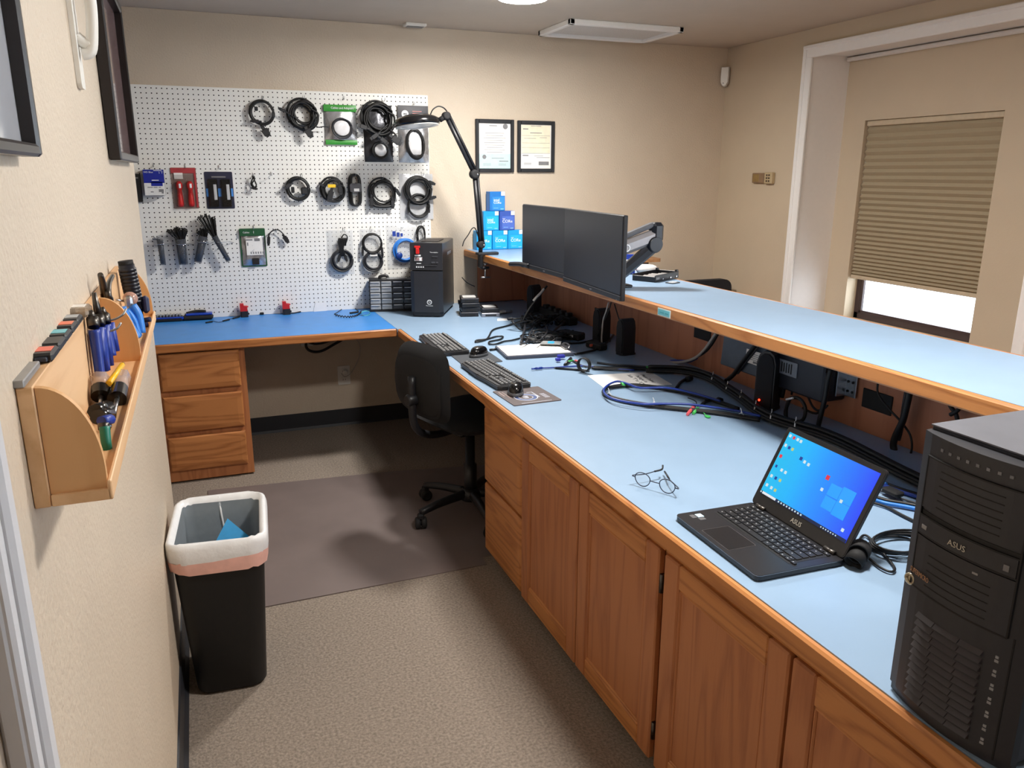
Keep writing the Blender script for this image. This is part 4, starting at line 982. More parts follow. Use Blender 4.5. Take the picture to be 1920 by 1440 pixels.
t = thing('ballpoint_pen', 'black and clear ballpoint pen above the farther mouse', 'pen', (0, 0, 0))
a, b = (1.383,-1.389,0.729), (1.538,-1.361,0.729)
MB().tube([a, between(a, b, .35)], .0052, 8).tube([between(a, b, .68), b], .0048, 8).build('grip', BLACK, t); MB().tube([between(a, b, .33), between(a, b, .7)], .004, 8).build('barrel', mat('clear_barrel', (200, 205, 210), .1, alpha=.6), t)
t = thing('ballpoint_pen', 'slim black pen lying beside the blue network cable', 'pen', (0, 0, 0))
a, b = (1.525,-1.816,0.728), (1.635,-1.907,0.728)
MB().tube([a, b], .0045, 8).tube([between(a, b, -.06), a], .0015, 6, r1=.004).build('barrel', BLACK, t); MB().tube([between(a, b, .85), between(a, b, 1.02)], .005, 8).build('cap_end', GREYINK, t)
# clipboard
t = thing('clipboard', 'clipboard holding white form sheets beside the farther mouse', 'clipboard', (1.565, -1.485, ZD), math.radians(-7))
MB().rr((0, 0), .318, .235, .012, .001, .014).build('board', mat('slate_clipboard', (74, 78, 92), .5), t)
MB().rr((-.002, .001), .296, .208, .003, .0142, .0156).build('form_sheets', PAPER, t)
m = MB()
for k in range(13): m.box((-.115 + k * .019, .0, .0158), (.0012, random.uniform(.09, .19), .0003))
m.build('printed_lines', mat('faint_print', (186, 190, 200), .7), t)
MB().tube([(.150, -.05, .018), (.163, -.03, .030), (.163, .03, .030), (.150, .05, .018)], .004, 6).box((.148, 0, .021), (.03, .11, .003)).build('clip', STEEL, t)
t = thing('plastic_card', 'grey card with a bright blue mark lying on the clipboard', 'card', (1.675, -1.432, ZD + .0245), math.radians(-28))
MB().rr((0, 0), .095, .07, .004, 0, .003).build('card', mat('grey_card', (140, 142, 142), .5), t); MB().box((.0, .002, .0032), (.03, .05, .0004)).build('blue_mark', mat('sky_mark', (50, 160, 226), .5), t)
# handwritten sheet
t = thing('handwritten_note', 'white sheet with handwriting beside the looped cable', 'paper', (1.724, -2.085, ZD), math.radians(-8))
MB().rr((0, 0), .278, .210, .001, .0004, .0011).build('sheet', PAPER, t)
text('Please Deliver\nPackages to\nSuite "T" or "C"', .024, INK, t, (.055, .0, .0013), (0, -1, 0), (1, 0, 0), space=1.15, sx=.95)

# ================================================================= SPEAKERS AND GEAR UNDER THE BAR
SPK = mat('charcoal_speaker', (34, 35, 40), .5, var=.06); SPG = mat('speaker_cloth', (24, 24, 28), .9, var=.2, scale=400)
def speaker(loc, rz, label, h=.17, led=False):
    t = thing('speaker', label, 'speaker', loc, rz, 'desktop speakers under the bar counter')
    hw = .027 if not led else .034
    o = [(x * hw / .04, z) for x, z in ((-.040, 0), (.040, 0), (.040, h - .04), (.030, h - .012), (.012, h), (-.012, h), (-.030, h - .012), (-.040, h - .04))]
    MB().prism(o, -.035, .030, 'y').build('cabinet', SPK, t)
    MB().prism([(x * .86, .012 + z * .90) for x, z in o], -.040, -.035, 'y').build('grille', SPG, t)
    MB().rr((0, 0), hw * 2.3, .085, .02, .0003, .006).build('foot', SPK, t)
    if led: MB().ball((-.012, -.041, .036), .0038).build('red_light', mat('lit_red_led', (255, 60, 40), .4, emit=(255, 40, 20), es=8), t, label='lit red power light')
    return t
speaker(flat((1.972,-0.534,0.723), ZD), math.radians(-70), 'black desktop speaker in the dark corner behind the cable heap', .17)
speaker(flat((1.973,-1.378,0.723), ZD), math.radians(-80), 'black desktop speaker below the gap of the monitors, farther of the pair', .165)
speaker(flat((1.943,-1.67,0.723), ZD), math.radians(-85), 'black desktop speaker under the near monitor edge, nearer of the pair', .165)
speaker((1.985, -2.60, ZD), math.radians(-62), 'black desktop speaker with a lit red light, beside the grey panel', .21, True)
t = thing('metal_panel', 'dark grey metal case panel with a white sticker leaning on the knee wall', 'panel', (0, 0, 0))
m = MB(); m.M = Matrix.Translation((2.075, -2.39, .905)) @ Matrix.Rotation(math.radians(4), 4, 'Y'); m.box((0, 0, 0), (.022, .34, .23), .004); m.build('sheet', mat('slate_metal', (84, 94, 106), .45, .3), t)
m = MB(); m.M = Matrix.Translation((2.052, -2.425, .862)) @ Matrix.Rotation(math.radians(4), 4, 'Y'); m.box((0, 0, 0), (.001, .088, .05)); m.build('sticker', PAPER, t)
m = MB(); m.M = Matrix.Translation((2.051, -2.425, .862)) @ Matrix.Rotation(math.radians(4), 4, 'Y')
for k in range(4): m.box((0, -.008, .012 - k * .007), (.001, .05, .002))
m.box((0, -.02, -.017), (.001, .035, .008)).box((0, .033, 0), (.001, .012, .03)); m.build('sticker_print', GREYINK, t)
t = thing('network_device', 'black box with a silver bracket screwed under the bar on the knee wall', 'device', (0, 0, 0))
MB().box((2.055, -2.715, .868), (.10, .24, .13), .006).build('housing', mat('satin_slate_box', (34, 37, 46), .4), t)
MB().box((2.098, -2.860, .872), (.006, .05, .10), .001).box((2.076, -2.840, .872), (.04, .006, .10), .001).build('bracket', STEEL, t)
m = MB()
for y in (-2.852, -2.872):
    for z in (.84, .872, .904): m.cyl((2.0945, y, z), (2.092, y, z), .0045, 8)
m.build('screw_hole', BLACKM, t)
MB().box((2.003, -2.665, .882), (.003, .10, .05)).build('label_plate', mat('dim_label', (120, 126, 134), .4), t)
m = MB()
for k in range(5): m.box((2.001, -2.640 - k * .012, .882), (.001, .005, .035 - .004 * (k % 2)))
m.build('label_print', BLACKM, t)
t = thing('power_brick', 'black power adapter lying in the shadow behind the cable heap', 'adapter', (1.86, -1.27, ZD), .5)
MB().box((0, 0, .019), (.06, .13, .036), .006).build('brick', BLACKM, t)
MB().box((-.031, -.02, .02), (.001, .022, .014)).build('label_patch', PAPER, t)
t = thing('power_brick', 'black power adapter with a red tab, left of the farther speaker of the pair', 'adapter', (1.87, -1.52, ZD), .2)
MB().box((0, 0, .016), (.05, .11, .03), .006).build('brick', BLACKM, t); MB().box((-.03, -.0, .02), (.022, .010, .012), .003).build('red_tab', mat('brick_red_tab', (190, 84, 64), .5), t)
t = thing('power_strip', 'black power strip along the knee wall in the dark back corner', 'power strip', (2.02, -.75, ZD), math.radians(0))
MB().box((0, 0, .022), (.055, .42, .042), .006).build('housing', BLACKM, t)
m = MB()
for k in range(5): m.box((0, -.15 + k * .075, .052), (.034, .034, .022), .004)
m.build('plug', BLACK, t)
t = thing('toppled_stand', 'small thin metal rod stand lying in the dark corner', 'stand', (0, 0, 0))
MB().tube([(1.908,-1.008,0.753),(2.004,-0.892,0.753),(2.061,-0.824,0.753),(2.085,-0.76,0.753),(2.042,-0.781,0.753)], .004, 6).build('rod', DSTEEL, t)
MB().box(((1.957,-0.924,0.735)), (.05, .05, .022), .004).build('foot', BLACKM, t)
# ================================================================= LAPTOP
t = thing('laptop', 'open black laptop with a bright blue desktop on its screen', 'laptop', (1.275, -3.445, ZD), math.radians(-92))
LB = mat('laptop_shell', (34, 34, 37), .35, var=.05)
MB().rr((0, 0), .318, .222, .012, .003, .0145).build('base', LB, t)
MB().rr((0, 0), .3185, .2225, .012, .0125, .0135).build('base_edge', mat('silver_edge', (150, 150, 154), .25, .8), t)
m = MB()
for x in (-.13, .13):
    for y in (-.09, .09): m.lathe([(.008, 0), (.008, .004)], (x, y, 0), 10)
m.build('foot', BLACKM, t)
MB().box((0, .038, .0146), (.272, .108, .0006)).build('key_well', mat('key_well', (22, 22, 24), .5), t)
KM = mat('laptop_key', (26, 26, 29), .45, var=.05); KL = mat('key_legend', (170, 172, 176), .5)
lg = MB(); kme = {}
def key(x, y, w, h):
    kk = (round(w, 4), round(h, 4))
    if kk not in kme:
        o = MB().box((0, 0, .0016), (w, h, .0026), .0006).build('key', KM, t); kme[kk] = o.data
    else:
        o = bpy.data.objects.new('key', kme[kk]); COL.objects.link(o); o.parent = t
    o.location = (x, y, .0145)
    lg.box((x - w * .1, y + h * .1, .0174), (min(.0028, w * .22), .0030, .0002))
for k in range(15): key(-.1285 + k * .01835, .0875, .0155, .008)
for r, (off, n, first, last) in enumerate(((0, 13, .0155, .026), (.006, 13, .021, .021), (.010, 12, .026, .034), (.018, 11, .036, .043))):
    y = .0715 - r * .0182
    x = -.1363
    seq = [first] + [.0155] * (n - 1) + [last]
    for w in seq:
        key(x + w / 2, y, w, .0152); x += w + .0028
y = -.0012; x = -.1363
for w in (.0155, .0155, .0155, .019, .092, .019, .0155, .0155): key(x + w / 2, y, w, .0152); x += w + .0028
for k in range(3): key(x + .008 + k * .0175, y - .004, .0145, .0075)
key(x + .0255, y + .0045, .0145, .0075)
lg.build('key_legends', KL, t)
MB().rr((-.01, -.064), .106, .072, .004, .0143, .0149).build('touchpad_rim', mat('silver_edge', (150, 150, 154), .25, .8), t)
MB().rr((-.01, -.064), .1035, .0695, .003, .0146, .0152).build('touchpad', mat('touchpad_black', (28, 28, 30), .3), t)
m = MB(); m.box((-.134, -.060, .0147), (.018, .016, .0005)); m.build('sticker', mat('sticker_white_blue', (190, 220, 236), .4), t)
m = MB(); m.box((-.134, -.077, .0147), (.018, .012, .0005)).box((-.116, -.064, .0147), (.012, .016, .0005)); m.build('dark_sticker', mat('sticker_grey', (96, 96, 98), .4), t)
tl = math.radians(26); hx, hy, hz = 0, .104, .016
def sc_m(mb): mb.M = Matrix.Translation((hx, hy, hz)) @ Matrix.Rotation(-tl, 4, 'X'); return mb
sc_m(MB()).rr((0, .1045), .318, .208, .010, -.0, .006, 'y').build('lid', LB, t)
sc_m(MB()).rr((0, .1045), .314, .204, .009, -.0008, 0.0002, 'y').build('screen_bezel', mat('bezel_black', (26, 26, 28), .3), t)
m = MB()
for x in (-.12, .12): m.cyl((x - .016, hy - .001, hz + .001), (x + .016, hy - .001, hz + .001), .0055, 10)
m.build('hinge', DSTEEL, t)
# screen picture
sm = bpy.data.materials.new('lit_screen'); sm.use_nodes = True; nt = sm.node_tree; b = nt.nodes['Principled BSDF']
tc = nt.nodes.new('ShaderNodeTexCoord'); sx = nt.nodes.new('ShaderNodeSeparateXYZ'); nt.links.new(tc.outputs['Object'], sx.inputs[0])
mr = nt.nodes.new('ShaderNodeMapRange'); mr.inputs['From Min'].default_value = -.146; mr.inputs['From Max'].default_value = .146
nt.links.new(sx.outputs['X'], mr.inputs['Value'])
cr = nt.nodes.new('ShaderNodeValToRGB'); e = cr.color_ramp.elements
e[0].color = lin((10, 190, 240)); e[1].color = lin((30, 70, 248)); q = e.new(.5); q.color = lin((12, 150, 255)); q = e.new(.28); q.color = lin((6, 180, 252))
nt.links.new(mr.outputs['Result'], cr.inputs['Fac']); nt.links.new(cr.outputs['Color'], b.inputs['Emission Color'])
b.inputs['Emission Strength'].default_value = 0.95; b.inputs['Base Color'].default_value = (.01, .01, .01, 1); b.inputs['Roughness'].default_value = .35
SW, SHh, SZ = .292, .165, .114
sc_m(MB()).box((0, -.0012, SZ), (SW, .0008, SHh)).build('screen', sm, t)
def em(n, rgb, s=.9): return mat(n, rgb, .5, emit=rgb, es=s, var=0)
def scr(items, m, name, y=-.0019):
    mb = sc_m(MB())
    for (x, z, w, h) in items: mb.box((-SW / 2 + x * SW, y, SZ + SHh / 2 - z * SHh), (w * SW, .0004, h * SHh))
    return mb.build(name, m, t)
scr([(.5, .978, 1.0, .044)], em('taskbar_dark', (14, 40, 92), .5), 'taskbar')
scr([(.115, .976, .17, .036)], em('search_white', (226, 232, 236)), 'search_box', -.0022)
scr([(.70, .475, .115, .17), (.70, .66, .115, .17), (.827, .46, .13, .20), (.827, .665, .13, .20)], em('window_beam', (36, 160, 252), .9), 'light_window', -.0018)
W1 = [(.03, .05), (.135, .05), (.04, .215), (.215, .205), (.11, .55), (.165, .55), (.05, .69), (.035, .83), (.09, .83)]
scr([(x, z, .026, .045) for x, z in ((.03, .05), (.125, .055), (.165, .06), (.03, .205), (.115, .555), (.165, .56), (.04, .70), (.04, .85), (.10, .855), (.30, .30), (.35, .31), (.585, .53), (.80, .55), (.93, .87))], em('icon_pale', (206, 226, 232)), 'pale_icon', -.0024)
scr([(.078, .055, .026, .045), (.035, .38, .03, .05), (.585, .35, .036, .065)], em('icon_red', (222, 50, 70)), 'red_icon', -.0024)
scr([(.078, .215, .026, .045), (.25, .28, .03, .05), (.04, .54, .022, .04), (.095, .70, .026, .045)], em('icon_navy', (24, 56, 150)), 'navy_icon', -.0024)
scr([(.12, .215, .026, .045), (.15, .70, .026, .045), (.15, .86, .026, .045)], em('icon_olive', (190, 200, 120)), 'olive_icon', -.0024)
scr([(.24 + k * .034, .978, .014, .024) for k in range(9)] + [(.74 + k * .026, .978, .010, .018) for k in range(7)] + [(.012, .976, .014, .024)], em('icon_pale', (206, 226, 232)), 'taskbar_icon', -.0024)
o = text('ASUS', .0155, mat('logo_silver', (196, 192, 180), .3, .4), t, (hx, hy + .0142 * math.sin(tl) - .0012, hz + .0150 * math.cos(tl)), (1, 0, 0), (0, math.sin(tl), math.cos(tl)))
# charger lead with strap, coiled lead beyond
t = thing('charger_lead', 'black charger lead plugged in the laptop with a black hook and loop strap', 'cord', (0, 0, 0))
MB().tube([(1.367,-3.588,0.729),(1.38,-3.598,0.729),(1.405,-3.592,0.729),(1.425,-3.584,0.729)], .0042, 8).tube([(1.454,-3.563,0.729),(1.503,-3.526,0.729),(1.523,-3.525,0.729),(1.498,-3.586,0.729),(1.465,-3.656,0.729),(1.442,-3.672,0.729),(1.434,-3.649,0.729),(1.444,-3.607,0.729),(1.449,-3.578,0.729)], .0028, 6).build('lead', CABLE, t)
a, b = (1.357,-3.589,0.73), (1.38,-3.595,0.73)
MB().tube([a, b], .006, 8).build('plug', BLACK, t)
c = (1.41,-3.613,0.753)
m = MB(); m.M = Matrix.Translation(c) @ Matrix.Rotation(math.radians(35), 4, 'Z')
m.lathe([(.019, -.016), (.022, -.016), (.022, .016), (.019, .016)], n=22, axis='x'); m.M = Matrix.Translation((c[0] - .012, c[1] - .006, ZD + .021)) @ Matrix.Rotation(math.radians(20), 4, 'Z') @ Matrix.Rotation(math.radians(60), 4, 'Y'); m.lathe([(.017, -.016), (.020, -.016), (.020, .016), (.017, .016)], n=22); m.build('strap', BLACKM, t)
t = thing('coiled_lead', 'loose coil of thin black lead between the laptop and the server tower', 'cord', (0, 0, 0))
m = MB(); random.seed(4)
ps = []; _cc = (1.545,-3.58,0.723)
for k in range(90):
    a = 2 * PI * k / 15; q = k // 15
    ps.append((_cc[0] + math.cos(a) * (.060 + .004 * q) + .006 * (q % 3), _cc[1] + math.sin(a) * (.040 + .005 * (q % 3)) - .004 * q, ZD + .005 + .0035 * q))
m.tube(ps, .0026, 6, smooth=2).build('lead', CABLE, t)
# eyeglasses
t = thing('eyeglasses', 'thin wire framed eyeglasses lying folded open on the counter', 'eyeglasses', (0, 0, 0))
EW = mat('gunmetal_wire', (58, 62, 76), .3, .7)
m = MB()
A, B, C_ = (1.161,-3.097,0.739), (1.24,-3.188,0.739), (1.211,-3.129,0.726)
A0, B0 = (1.199,-3.08,0.727), (1.234,-3.144,0.727)
def lens(c, ang):
    pts = []
    for k in range(14):
        a = 2 * PI * k / 14; x = .0225 * math.cos(a); z = .0185 * math.sin(a) * (1.1 if math.sin(a) < 0 else .9)
        x *= 1 + .06 * math.sin(a)
        pts.append((c[0] + x * math.cos(ang), c[1] + x * math.sin(ang), c[2] + .021 + z))
    return pts
an = math.atan2(B0[1] - A0[1], B0[0] - A0[0])
la, lb = lens(A0, an), lens(B0, an)
m.tube(la, .0013, 6, True).tube(lb, .0013, 6, True)
m.tube([la[0], between(la[0], lb[7], .5), lb[7]], .0013, 6)
m.build('wire_rims', EW, t)
m = MB()
E1 = la[7]; E2 = lb[0]
T1, T2 = (1.276,-3.05,0.753), (1.3,-3.027,0.735)
m.tube([E1, (E1[0] - .006, E1[1] + .004, E1[2] + .004), between(E1, T1, .35), between(E1, T1, .8)], .0014, 6).tube([E2, (E2[0] + .004, E2[1] - .010, E2[2] + .002), between(E2, T2, .45), between(E2, T2, .8)], .0016, 6)
m.build('temple_wire', EW, t)
m = MB(); m.tube([between(E1, T1, .72), T1, (T1[0] + .01, T1[1] + .012, T1[2] + .006)], .0026, 6).tube([between(E2, T2, .55), T2], .0026, 6); m.build('temple_tip', BLACK, t)
m = MB()
for l in (la, lb):
    m.cut().add(l, [tuple(range(14))])
m.build('lens', mat('clear_lens', (230, 236, 240), .03, alpha=.12), t)

# ================================================================= SERVER TOWER
t = thing('server_tower', 'large black server tower with a louvred front at the near end of the counter', 'computer', (0, 0, 0))
SB = mat('server_black', (40, 41, 47), .42, var=.06, scale=90); SL = mat('server_louver', (66, 62, 66), .5, var=.06); SG = mat('seam_black', (9, 9, 11), .6)
ya, yb, zs0, zs1 = -3.953, -4.160, .738, 1.167
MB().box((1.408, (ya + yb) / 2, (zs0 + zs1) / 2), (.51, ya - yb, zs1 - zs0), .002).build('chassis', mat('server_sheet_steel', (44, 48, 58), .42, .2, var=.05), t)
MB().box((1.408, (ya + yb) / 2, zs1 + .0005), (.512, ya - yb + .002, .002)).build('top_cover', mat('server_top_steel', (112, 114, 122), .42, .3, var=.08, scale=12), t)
def bx(y):   # bezel bulge
    u = (y - ya) / (yb - ya); return 1.142 - .020 * math.sin(PI * min(1, max(0, u))) ** .8
poly = [(1.154, ya + .001)] + [(bx(ya + (yb - ya) * k / 12), ya + (yb - ya) * k / 12) for k in range(13)] + [(1.154, yb - .001)]
MB().prism(poly, zs0, zs1 - .006, 'z').build('front_bezel', SB, t)
MB().prism([(x + .004 if 0 < i < 14 else x, y) for i, (x, y) in enumerate(poly)], zs0 - .014, zs0, 'z').build('bezel_foot', SB, t)
def on(y, z, w, h, m, name, d=.003, off=0.0, mb=None):
    """panel on the bulged bezel, as strips that follow its curve"""
    k = mb or MB(); n = max(1, int(w / .018))
    for i in range(n):
        y1, y2 = y + w / 2 - w * i / n, y + w / 2 - w * (i + 1) / n
        x1, x2 = bx(y1) - off, bx(y2) - off
        vs = [(x1, y1, z - h / 2), (x2, y2, z - h / 2), (x2, y2, z + h / 2), (x1, y1, z + h / 2)]
        vs += [(x - d, yy, zz) for x, yy, zz in vs]
        k.add(vs, [(0, 1, 2, 3), (7, 6, 5, 4), (4, 5, 1, 0), (5, 6, 2, 1), (6, 7, 3, 2), (7, 4, 0, 3)])
    if mb is None: return k.build(name, m, t)
yc = -4.052
on(yc, 1.089, .158, .078, SB, 'bay_cover', .003); on(yc, 1.041, .156, .0085, SG, 'bay_gap', .001)
on(yc, 1.024, .156, .026, SB, 'optical_drive', .004)
on(yc, .965, .158, .082, SB, 'bay_cover', .003)
m = MB()
for z in (1.128, 1.0095, 1.038, .923): on(yc, z, .160, .0022, SG, '', .0036, 0, m)
for y in (yc + .080, yc - .080): on(y, 1.026, .0022, .206, SG, '', .0036, 0, m)
for k in range(6): on(yc, 1.060 + k * .011, .10, .0012, SG, '', .0038, 0, m)
for k in range(5): on(yc, .936 + k * .012, .10, .0012, SG, '', .0038, 0, m)
m.build('seam', SG, t)
on(yc + .066, 1.022, .010, .006, mat('dim_badge', (150, 150, 150), .4), 'drive_badge', .001, .004); on(yc - .066, 1.021, .007, .009, mat('dim_badge2', (120, 120, 124), .4), 'drive_badge', .001, .004)
on(yc - .028, .995, .008, .003, mat('dim_badge', (150, 150, 150), .4), 'drive_light', .001, .003)
text('ASUS', .0125, mat('logo_silver', (196, 192, 180), .3, .4), t, (bx(yc + .004) - .0052, yc + .004, 1.022), (-.0, -1, 0), (0, 0, 1))
m = MB()
for k in range(8): on(-3.995 - k * .0155, 1.144 + (.0), .005, .0042, None, '', .001, .0, m)
m.build('panel_icon', mat('dim_icon', (120, 122, 128), .4), t)
text('SUPERMICRO', .0115, mat('copper_letters', (196, 150, 110), .35, .5), t, (bx(-3.992) - .0062, -3.992, .948), ((bx(-4.008) - bx(-3.966)) / .042, -1, 0), (0, 0, 1), sx=.62)
m = MB(); m.lathe([(.0095, 0), (.0095, .004), (.006, .005), (.006, .002)], (bx(-3.971) - .001, -3.971, .929), 20, 'x', sq=(1, 1)); m.M = None
LK = m; LK.v = [(2 * (bx(-3.971) - .001) - x, y, z) for x, y, z in LK.v]; LK.f = [tuple(reversed(f)) for f in LK.f]
LK.build('key_lock', mat('nickel_lock', (190, 182, 160), .25, .9), t)
LY0, LY1 = -3.996, -4.106
slat_w = ((LY0 - LY1) * .30, (LY0 - LY1) * .38, (LY0 - LY1) * .30); st = [LY0]
for w in slat_w: st.append(st[-1] - w - (LY0 - LY1) * .01)
for j in range(12):
    z = .884 - j * .0122
    for i in range(3):
        y1, y2 = st[i], st[i] - slat_w[i]
        x1, x2 = bx(y1), bx(y2)
        vs = [(x1 + .001, y1, z + .0052), (x2 + .001, y2, z + .0052), (x2 - .0065, y2, z - .002), (x1 - .0065, y1, z - .002), (x1 + .001, y1, z - .0052), (x2 + .001, y2, z - .0052)]
        MB().add(vs, [(0, 1, 2, 3), (3, 2, 5, 4), (0, 3, 4), (1, 5, 2)]).build('louver_slat', SL, t)
LED = mat('pale_led_print', (150, 152, 156), .4)
for j in range(7):
    m = MB(); z = .886 - j * .0218; on(-4.124, z + .003, .004, .004, None, '', .001, 0, m); on(-4.124, z - .003, .005, .004, None, '', .001, 0, m); m.build('bay_light', LED, t)
m = MB(); on(-4.140, .83, .002, .19, None, '', .0012, 0, m); m.build('door_seam', SG, t)
m = MB()
for x in (1.20, 1.62):
    for y in (-3.975, -4.135): m.box((x, y, .7305), (.03, .03, .015), .003)
m.build('foot', BLACKM, t)

# ================================================================= CABLES ON THE WORK COUNTER
def cord(name, label, paths, cat='cable', group='cables on the work counter', extra=None):
    t = thing(name, label, cat, (0, 0, 0), 0, group)
    for (pts, r, m) in paths: MB().tube(pts, r, 8 if r > .004 else 6).build('cable', m, t)
    if extra: extra(t)
    return t
def zip_tie(t, p, d=(1, -1, 0), r=.0095, m=None, tail=True):
    d = Vector(d).normalized(); k = MB(); k.M = Matrix.Translation(p) @ d.to_track_quat('Z', 'Y').to_matrix().to_4x4()
    k.lathe([(r, -.002), (r + .0012, -.002), (r + .0012, .002), (r, .002)], n=14)
    if tail: k.tube([(0, r, 0), (.002, r + .010, .002), (.006, r + .018, .002)], .0014, 5)
    k.box((0, r + .002, 0), (.006, .005, .005), .001)
    k.build('zip_tie', m or WHITEP, t, label='white zip tie' if m is None else None)
def tape(t, p, d, r=.0098):
    d = Vector(d).normalized(); k = MB(); k.M = Matrix.Translation(p) @ d.to_track_quat('Z', 'Y').to_matrix().to_4x4()
    k.lathe([(r, -.008), (r + .001, -.008), (r + .001, .008), (r, .008)], n=14); k.build('green_tape', GREEN, t, label='bright green tape flag')
lp = [(1.857,-2.726,0.733),(1.821,-2.674,0.733),(1.771,-2.609,0.733),(1.699,-2.541,0.733),(1.612,-2.459,0.733),(1.547,-2.369,0.733),(1.523,-2.292,0.733),(1.534,-2.226,0.733),(1.58,-2.186,0.733),(1.645,-2.178,0.733),(1.703,-2.2,0.733),(1.767,-2.266,0.733),(1.823,-2.36,0.733),(1.853,-2.479,0.733),(1.867,-2.598,0.733)]
lp2 = [(x + .006, y + .004, z + .008) for x, y, z in lp]; lp3 = [(x - .005, y - .006, z - .002) for x, y, z in lp]
def ex(t):
    zip_tie(t, lp[6], (1, .6, 0)); zip_tie(t, lp[4], (1, .9, 0)); zip_tie(t, lp[1], (1, .6, 0)); tape(t, lp[9], (1, -.2, 0))
cord('cable_loop', 'large flat loop of bundled black and blue cables with green tape, on the open counter', [(lp, .0062, CABLE), (lp3, .005, CABLE), ([(1.859,-2.723,0.743),(1.826,-2.652,0.743),(1.776,-2.585,0.743),(1.712,-2.519,0.743),(1.628,-2.48,0.743),(1.559,-2.453,0.743),(1.5,-2.366,0.743),(1.515,-2.265,0.743),(1.573,-2.19,0.743),(1.634,-2.154,0.743),(1.653,-2.204,0.743),(1.667,-2.267,0.743),(1.761,-2.303,0.743),(1.813,-2.402,0.743),(1.841,-2.526,0.743)], .0042, CABB)], extra=ex)
t = thing('audio_plugs', 'coral pink and green audio plugs lying in front of the cable loop', 'plug', (0, 0, 0))
a, b = (1.727,-2.531,0.733), (1.669,-2.582,0.729); MB().tube([a, between(a, b, .8), b], .0068, 8, r1=.005).build('pink_plug', PINK, t, label='coral pink plug')
a, b = (1.734,-2.547,0.733), (1.695,-2.579,0.729); MB().tube([a, b], .0062, 8, r1=.005).tube([(1.741,-2.536,0.729),(1.733,-2.58,0.729),(1.721,-2.616,0.729)], .0016, 6).box(((1.723,-2.622,0.727)), (.014, .02, .006), .002).build('green_plug', GREEN, t, label='green plug')
MB().tube([(1.736,-2.527,0.735),(1.768,-2.49,0.735),(1.777,-2.457,0.735),(1.774,-2.426,0.735)], .0022, 6).tube([(1.745,-2.531,0.735),(1.785,-2.504,0.735),(1.826,-2.491,0.735)], .0022, 6).build('thin_lead', CABLE, t)
bp = [(1.851,-2.018,0.737),(1.943,-2.063,0.737),(1.996,-2.131,0.737),(2.006,-2.245,0.737),(1.972,-2.385,0.737),(1.943,-2.506,0.737),(1.902,-2.64,0.737),(1.885,-2.744,0.737),(1.901,-2.842,0.737),(1.924,-2.936,0.737),(1.923,-3.048,0.737),(1.906,-3.168,0.737),(1.89,-3.276,0.737),(1.879,-3.381,0.737)]
bd = [(bp, .009, CABLE)] + [([(x + dx, y + dy, z + dz) for x, y, z in bp], .0062, m) for dx, dy, dz, m in ((.014, .006, .004, CABLE2), (-.012, -.006, -.002, CABLE), (.002, .002, .014, CABLE), (.016, .014, .012, CABLE))]
def ex2(t):
    for i in (3, 4, 5, 6, 7, 8): zip_tie(t, bp[i], (1, -.9, 0), .0135)
cord('trunk_cables', 'thick trunk of black cables with white zip ties along the foot of the knee wall', bd, extra=ex2)
fp = [(1.673,-1.875,0.731),(1.726,-1.905,0.731),(1.789,-1.929,0.731),(1.878,-1.973,0.731),(1.952,-2.051,0.731)]
def ex3(t):
    tape(t, fp[3], (1, -.3, 0), .009)
    m = MB(); m.M = Matrix.Translation((1.608,-1.914,0.757)) @ Matrix.Rotation(math.radians(30), 4, 'Z'); m.lathe([(.027, -.010), (.030, -.010), (.030, .010), (.027, .010)], n=24, axis='x'); m.build('strap', BLACKM, t, label='black hook and loop strap')
    a, b = (1.466,-1.806,0.731), (1.437,-1.805,0.731); MB().tube([a, b], .006, 6).tube([b, between(a, b, 1.6)], .004, 6).build('network_plug', CABB, t)
    MB().box((1.622,-1.659,0.737), (.035, .020, .014), .003).box((1.587,-1.703,0.735), (.02, .02, .012), .002).build('blue_connector', mat('violet_blue_plastic', (52, 56, 160), .4), t)
    a, b = (1.635,-1.677,0.735), (1.527,-1.768,0.731)
    MB().tube([(1.656,-1.689,0.731), between((1.656,-1.689,0.731), (1.57,-1.805,0.731), .9)], .0075, 6).build('black_plug', BLACK, t)
    MB().tube([(1.648,-1.748,0.735), (1.66,-1.765,0.733)], .005, 6).build('pink_plug', PINK, t); MB().tube([(1.609,-1.754,0.735), (1.643,-1.737,0.733)], .004, 6).build('green_plug', GREEN, t)
cord('cable_bundle', 'cables strapped together with a blue network plug and coloured plugs, in front of the clipboard', [(fp, .007, CABLE), ([(x - .012, y - .008, z) for x, y, z in fp], .0055, CABLE), ([(1.469,-1.798,0.729),(1.523,-1.809,0.729),(1.595,-1.816,0.729),(1.663,-1.832,0.729),(1.725,-1.906,0.729),(1.816,-1.971,0.729)], .0036, CABB), ([(1.655,-1.679,0.729),(1.646,-1.773,0.729),(1.654,-1.839,0.729),(1.7,-1.907,0.729),(1.791,-1.971,0.729)], .0036, CABLE2), ([(1.732,-1.796,0.729),(1.778,-1.855,0.729),(1.854,-1.905,0.729),(1.919,-1.97,0.729)], .0045, CABLE2)], extra=ex3)
cord('power_lead', 'black lead running flat in wavy loops toward the keyboards from the cable heap', [([(1.798,-0.761,0.729),(1.67,-0.864,0.729),(1.567,-0.936,0.729),(1.489,-1.086,0.729),(1.45,-1.155,0.729),(1.404,-1.192,0.729),(1.38,-1.197,0.729),(1.398,-1.163,0.729),(1.45,-1.155,0.729),(1.517,-1.111,0.729),(1.55,-1.123,0.729),(1.514,-1.18,0.729),(1.469,-1.203,0.729),(1.441,-1.22,0.729),(1.427,-1.267,0.729),(1.455,-1.278,0.729),(1.513,-1.234,0.729),(1.559,-1.224,0.729),(1.615,-1.19,0.729)], .0042, CABLE)])
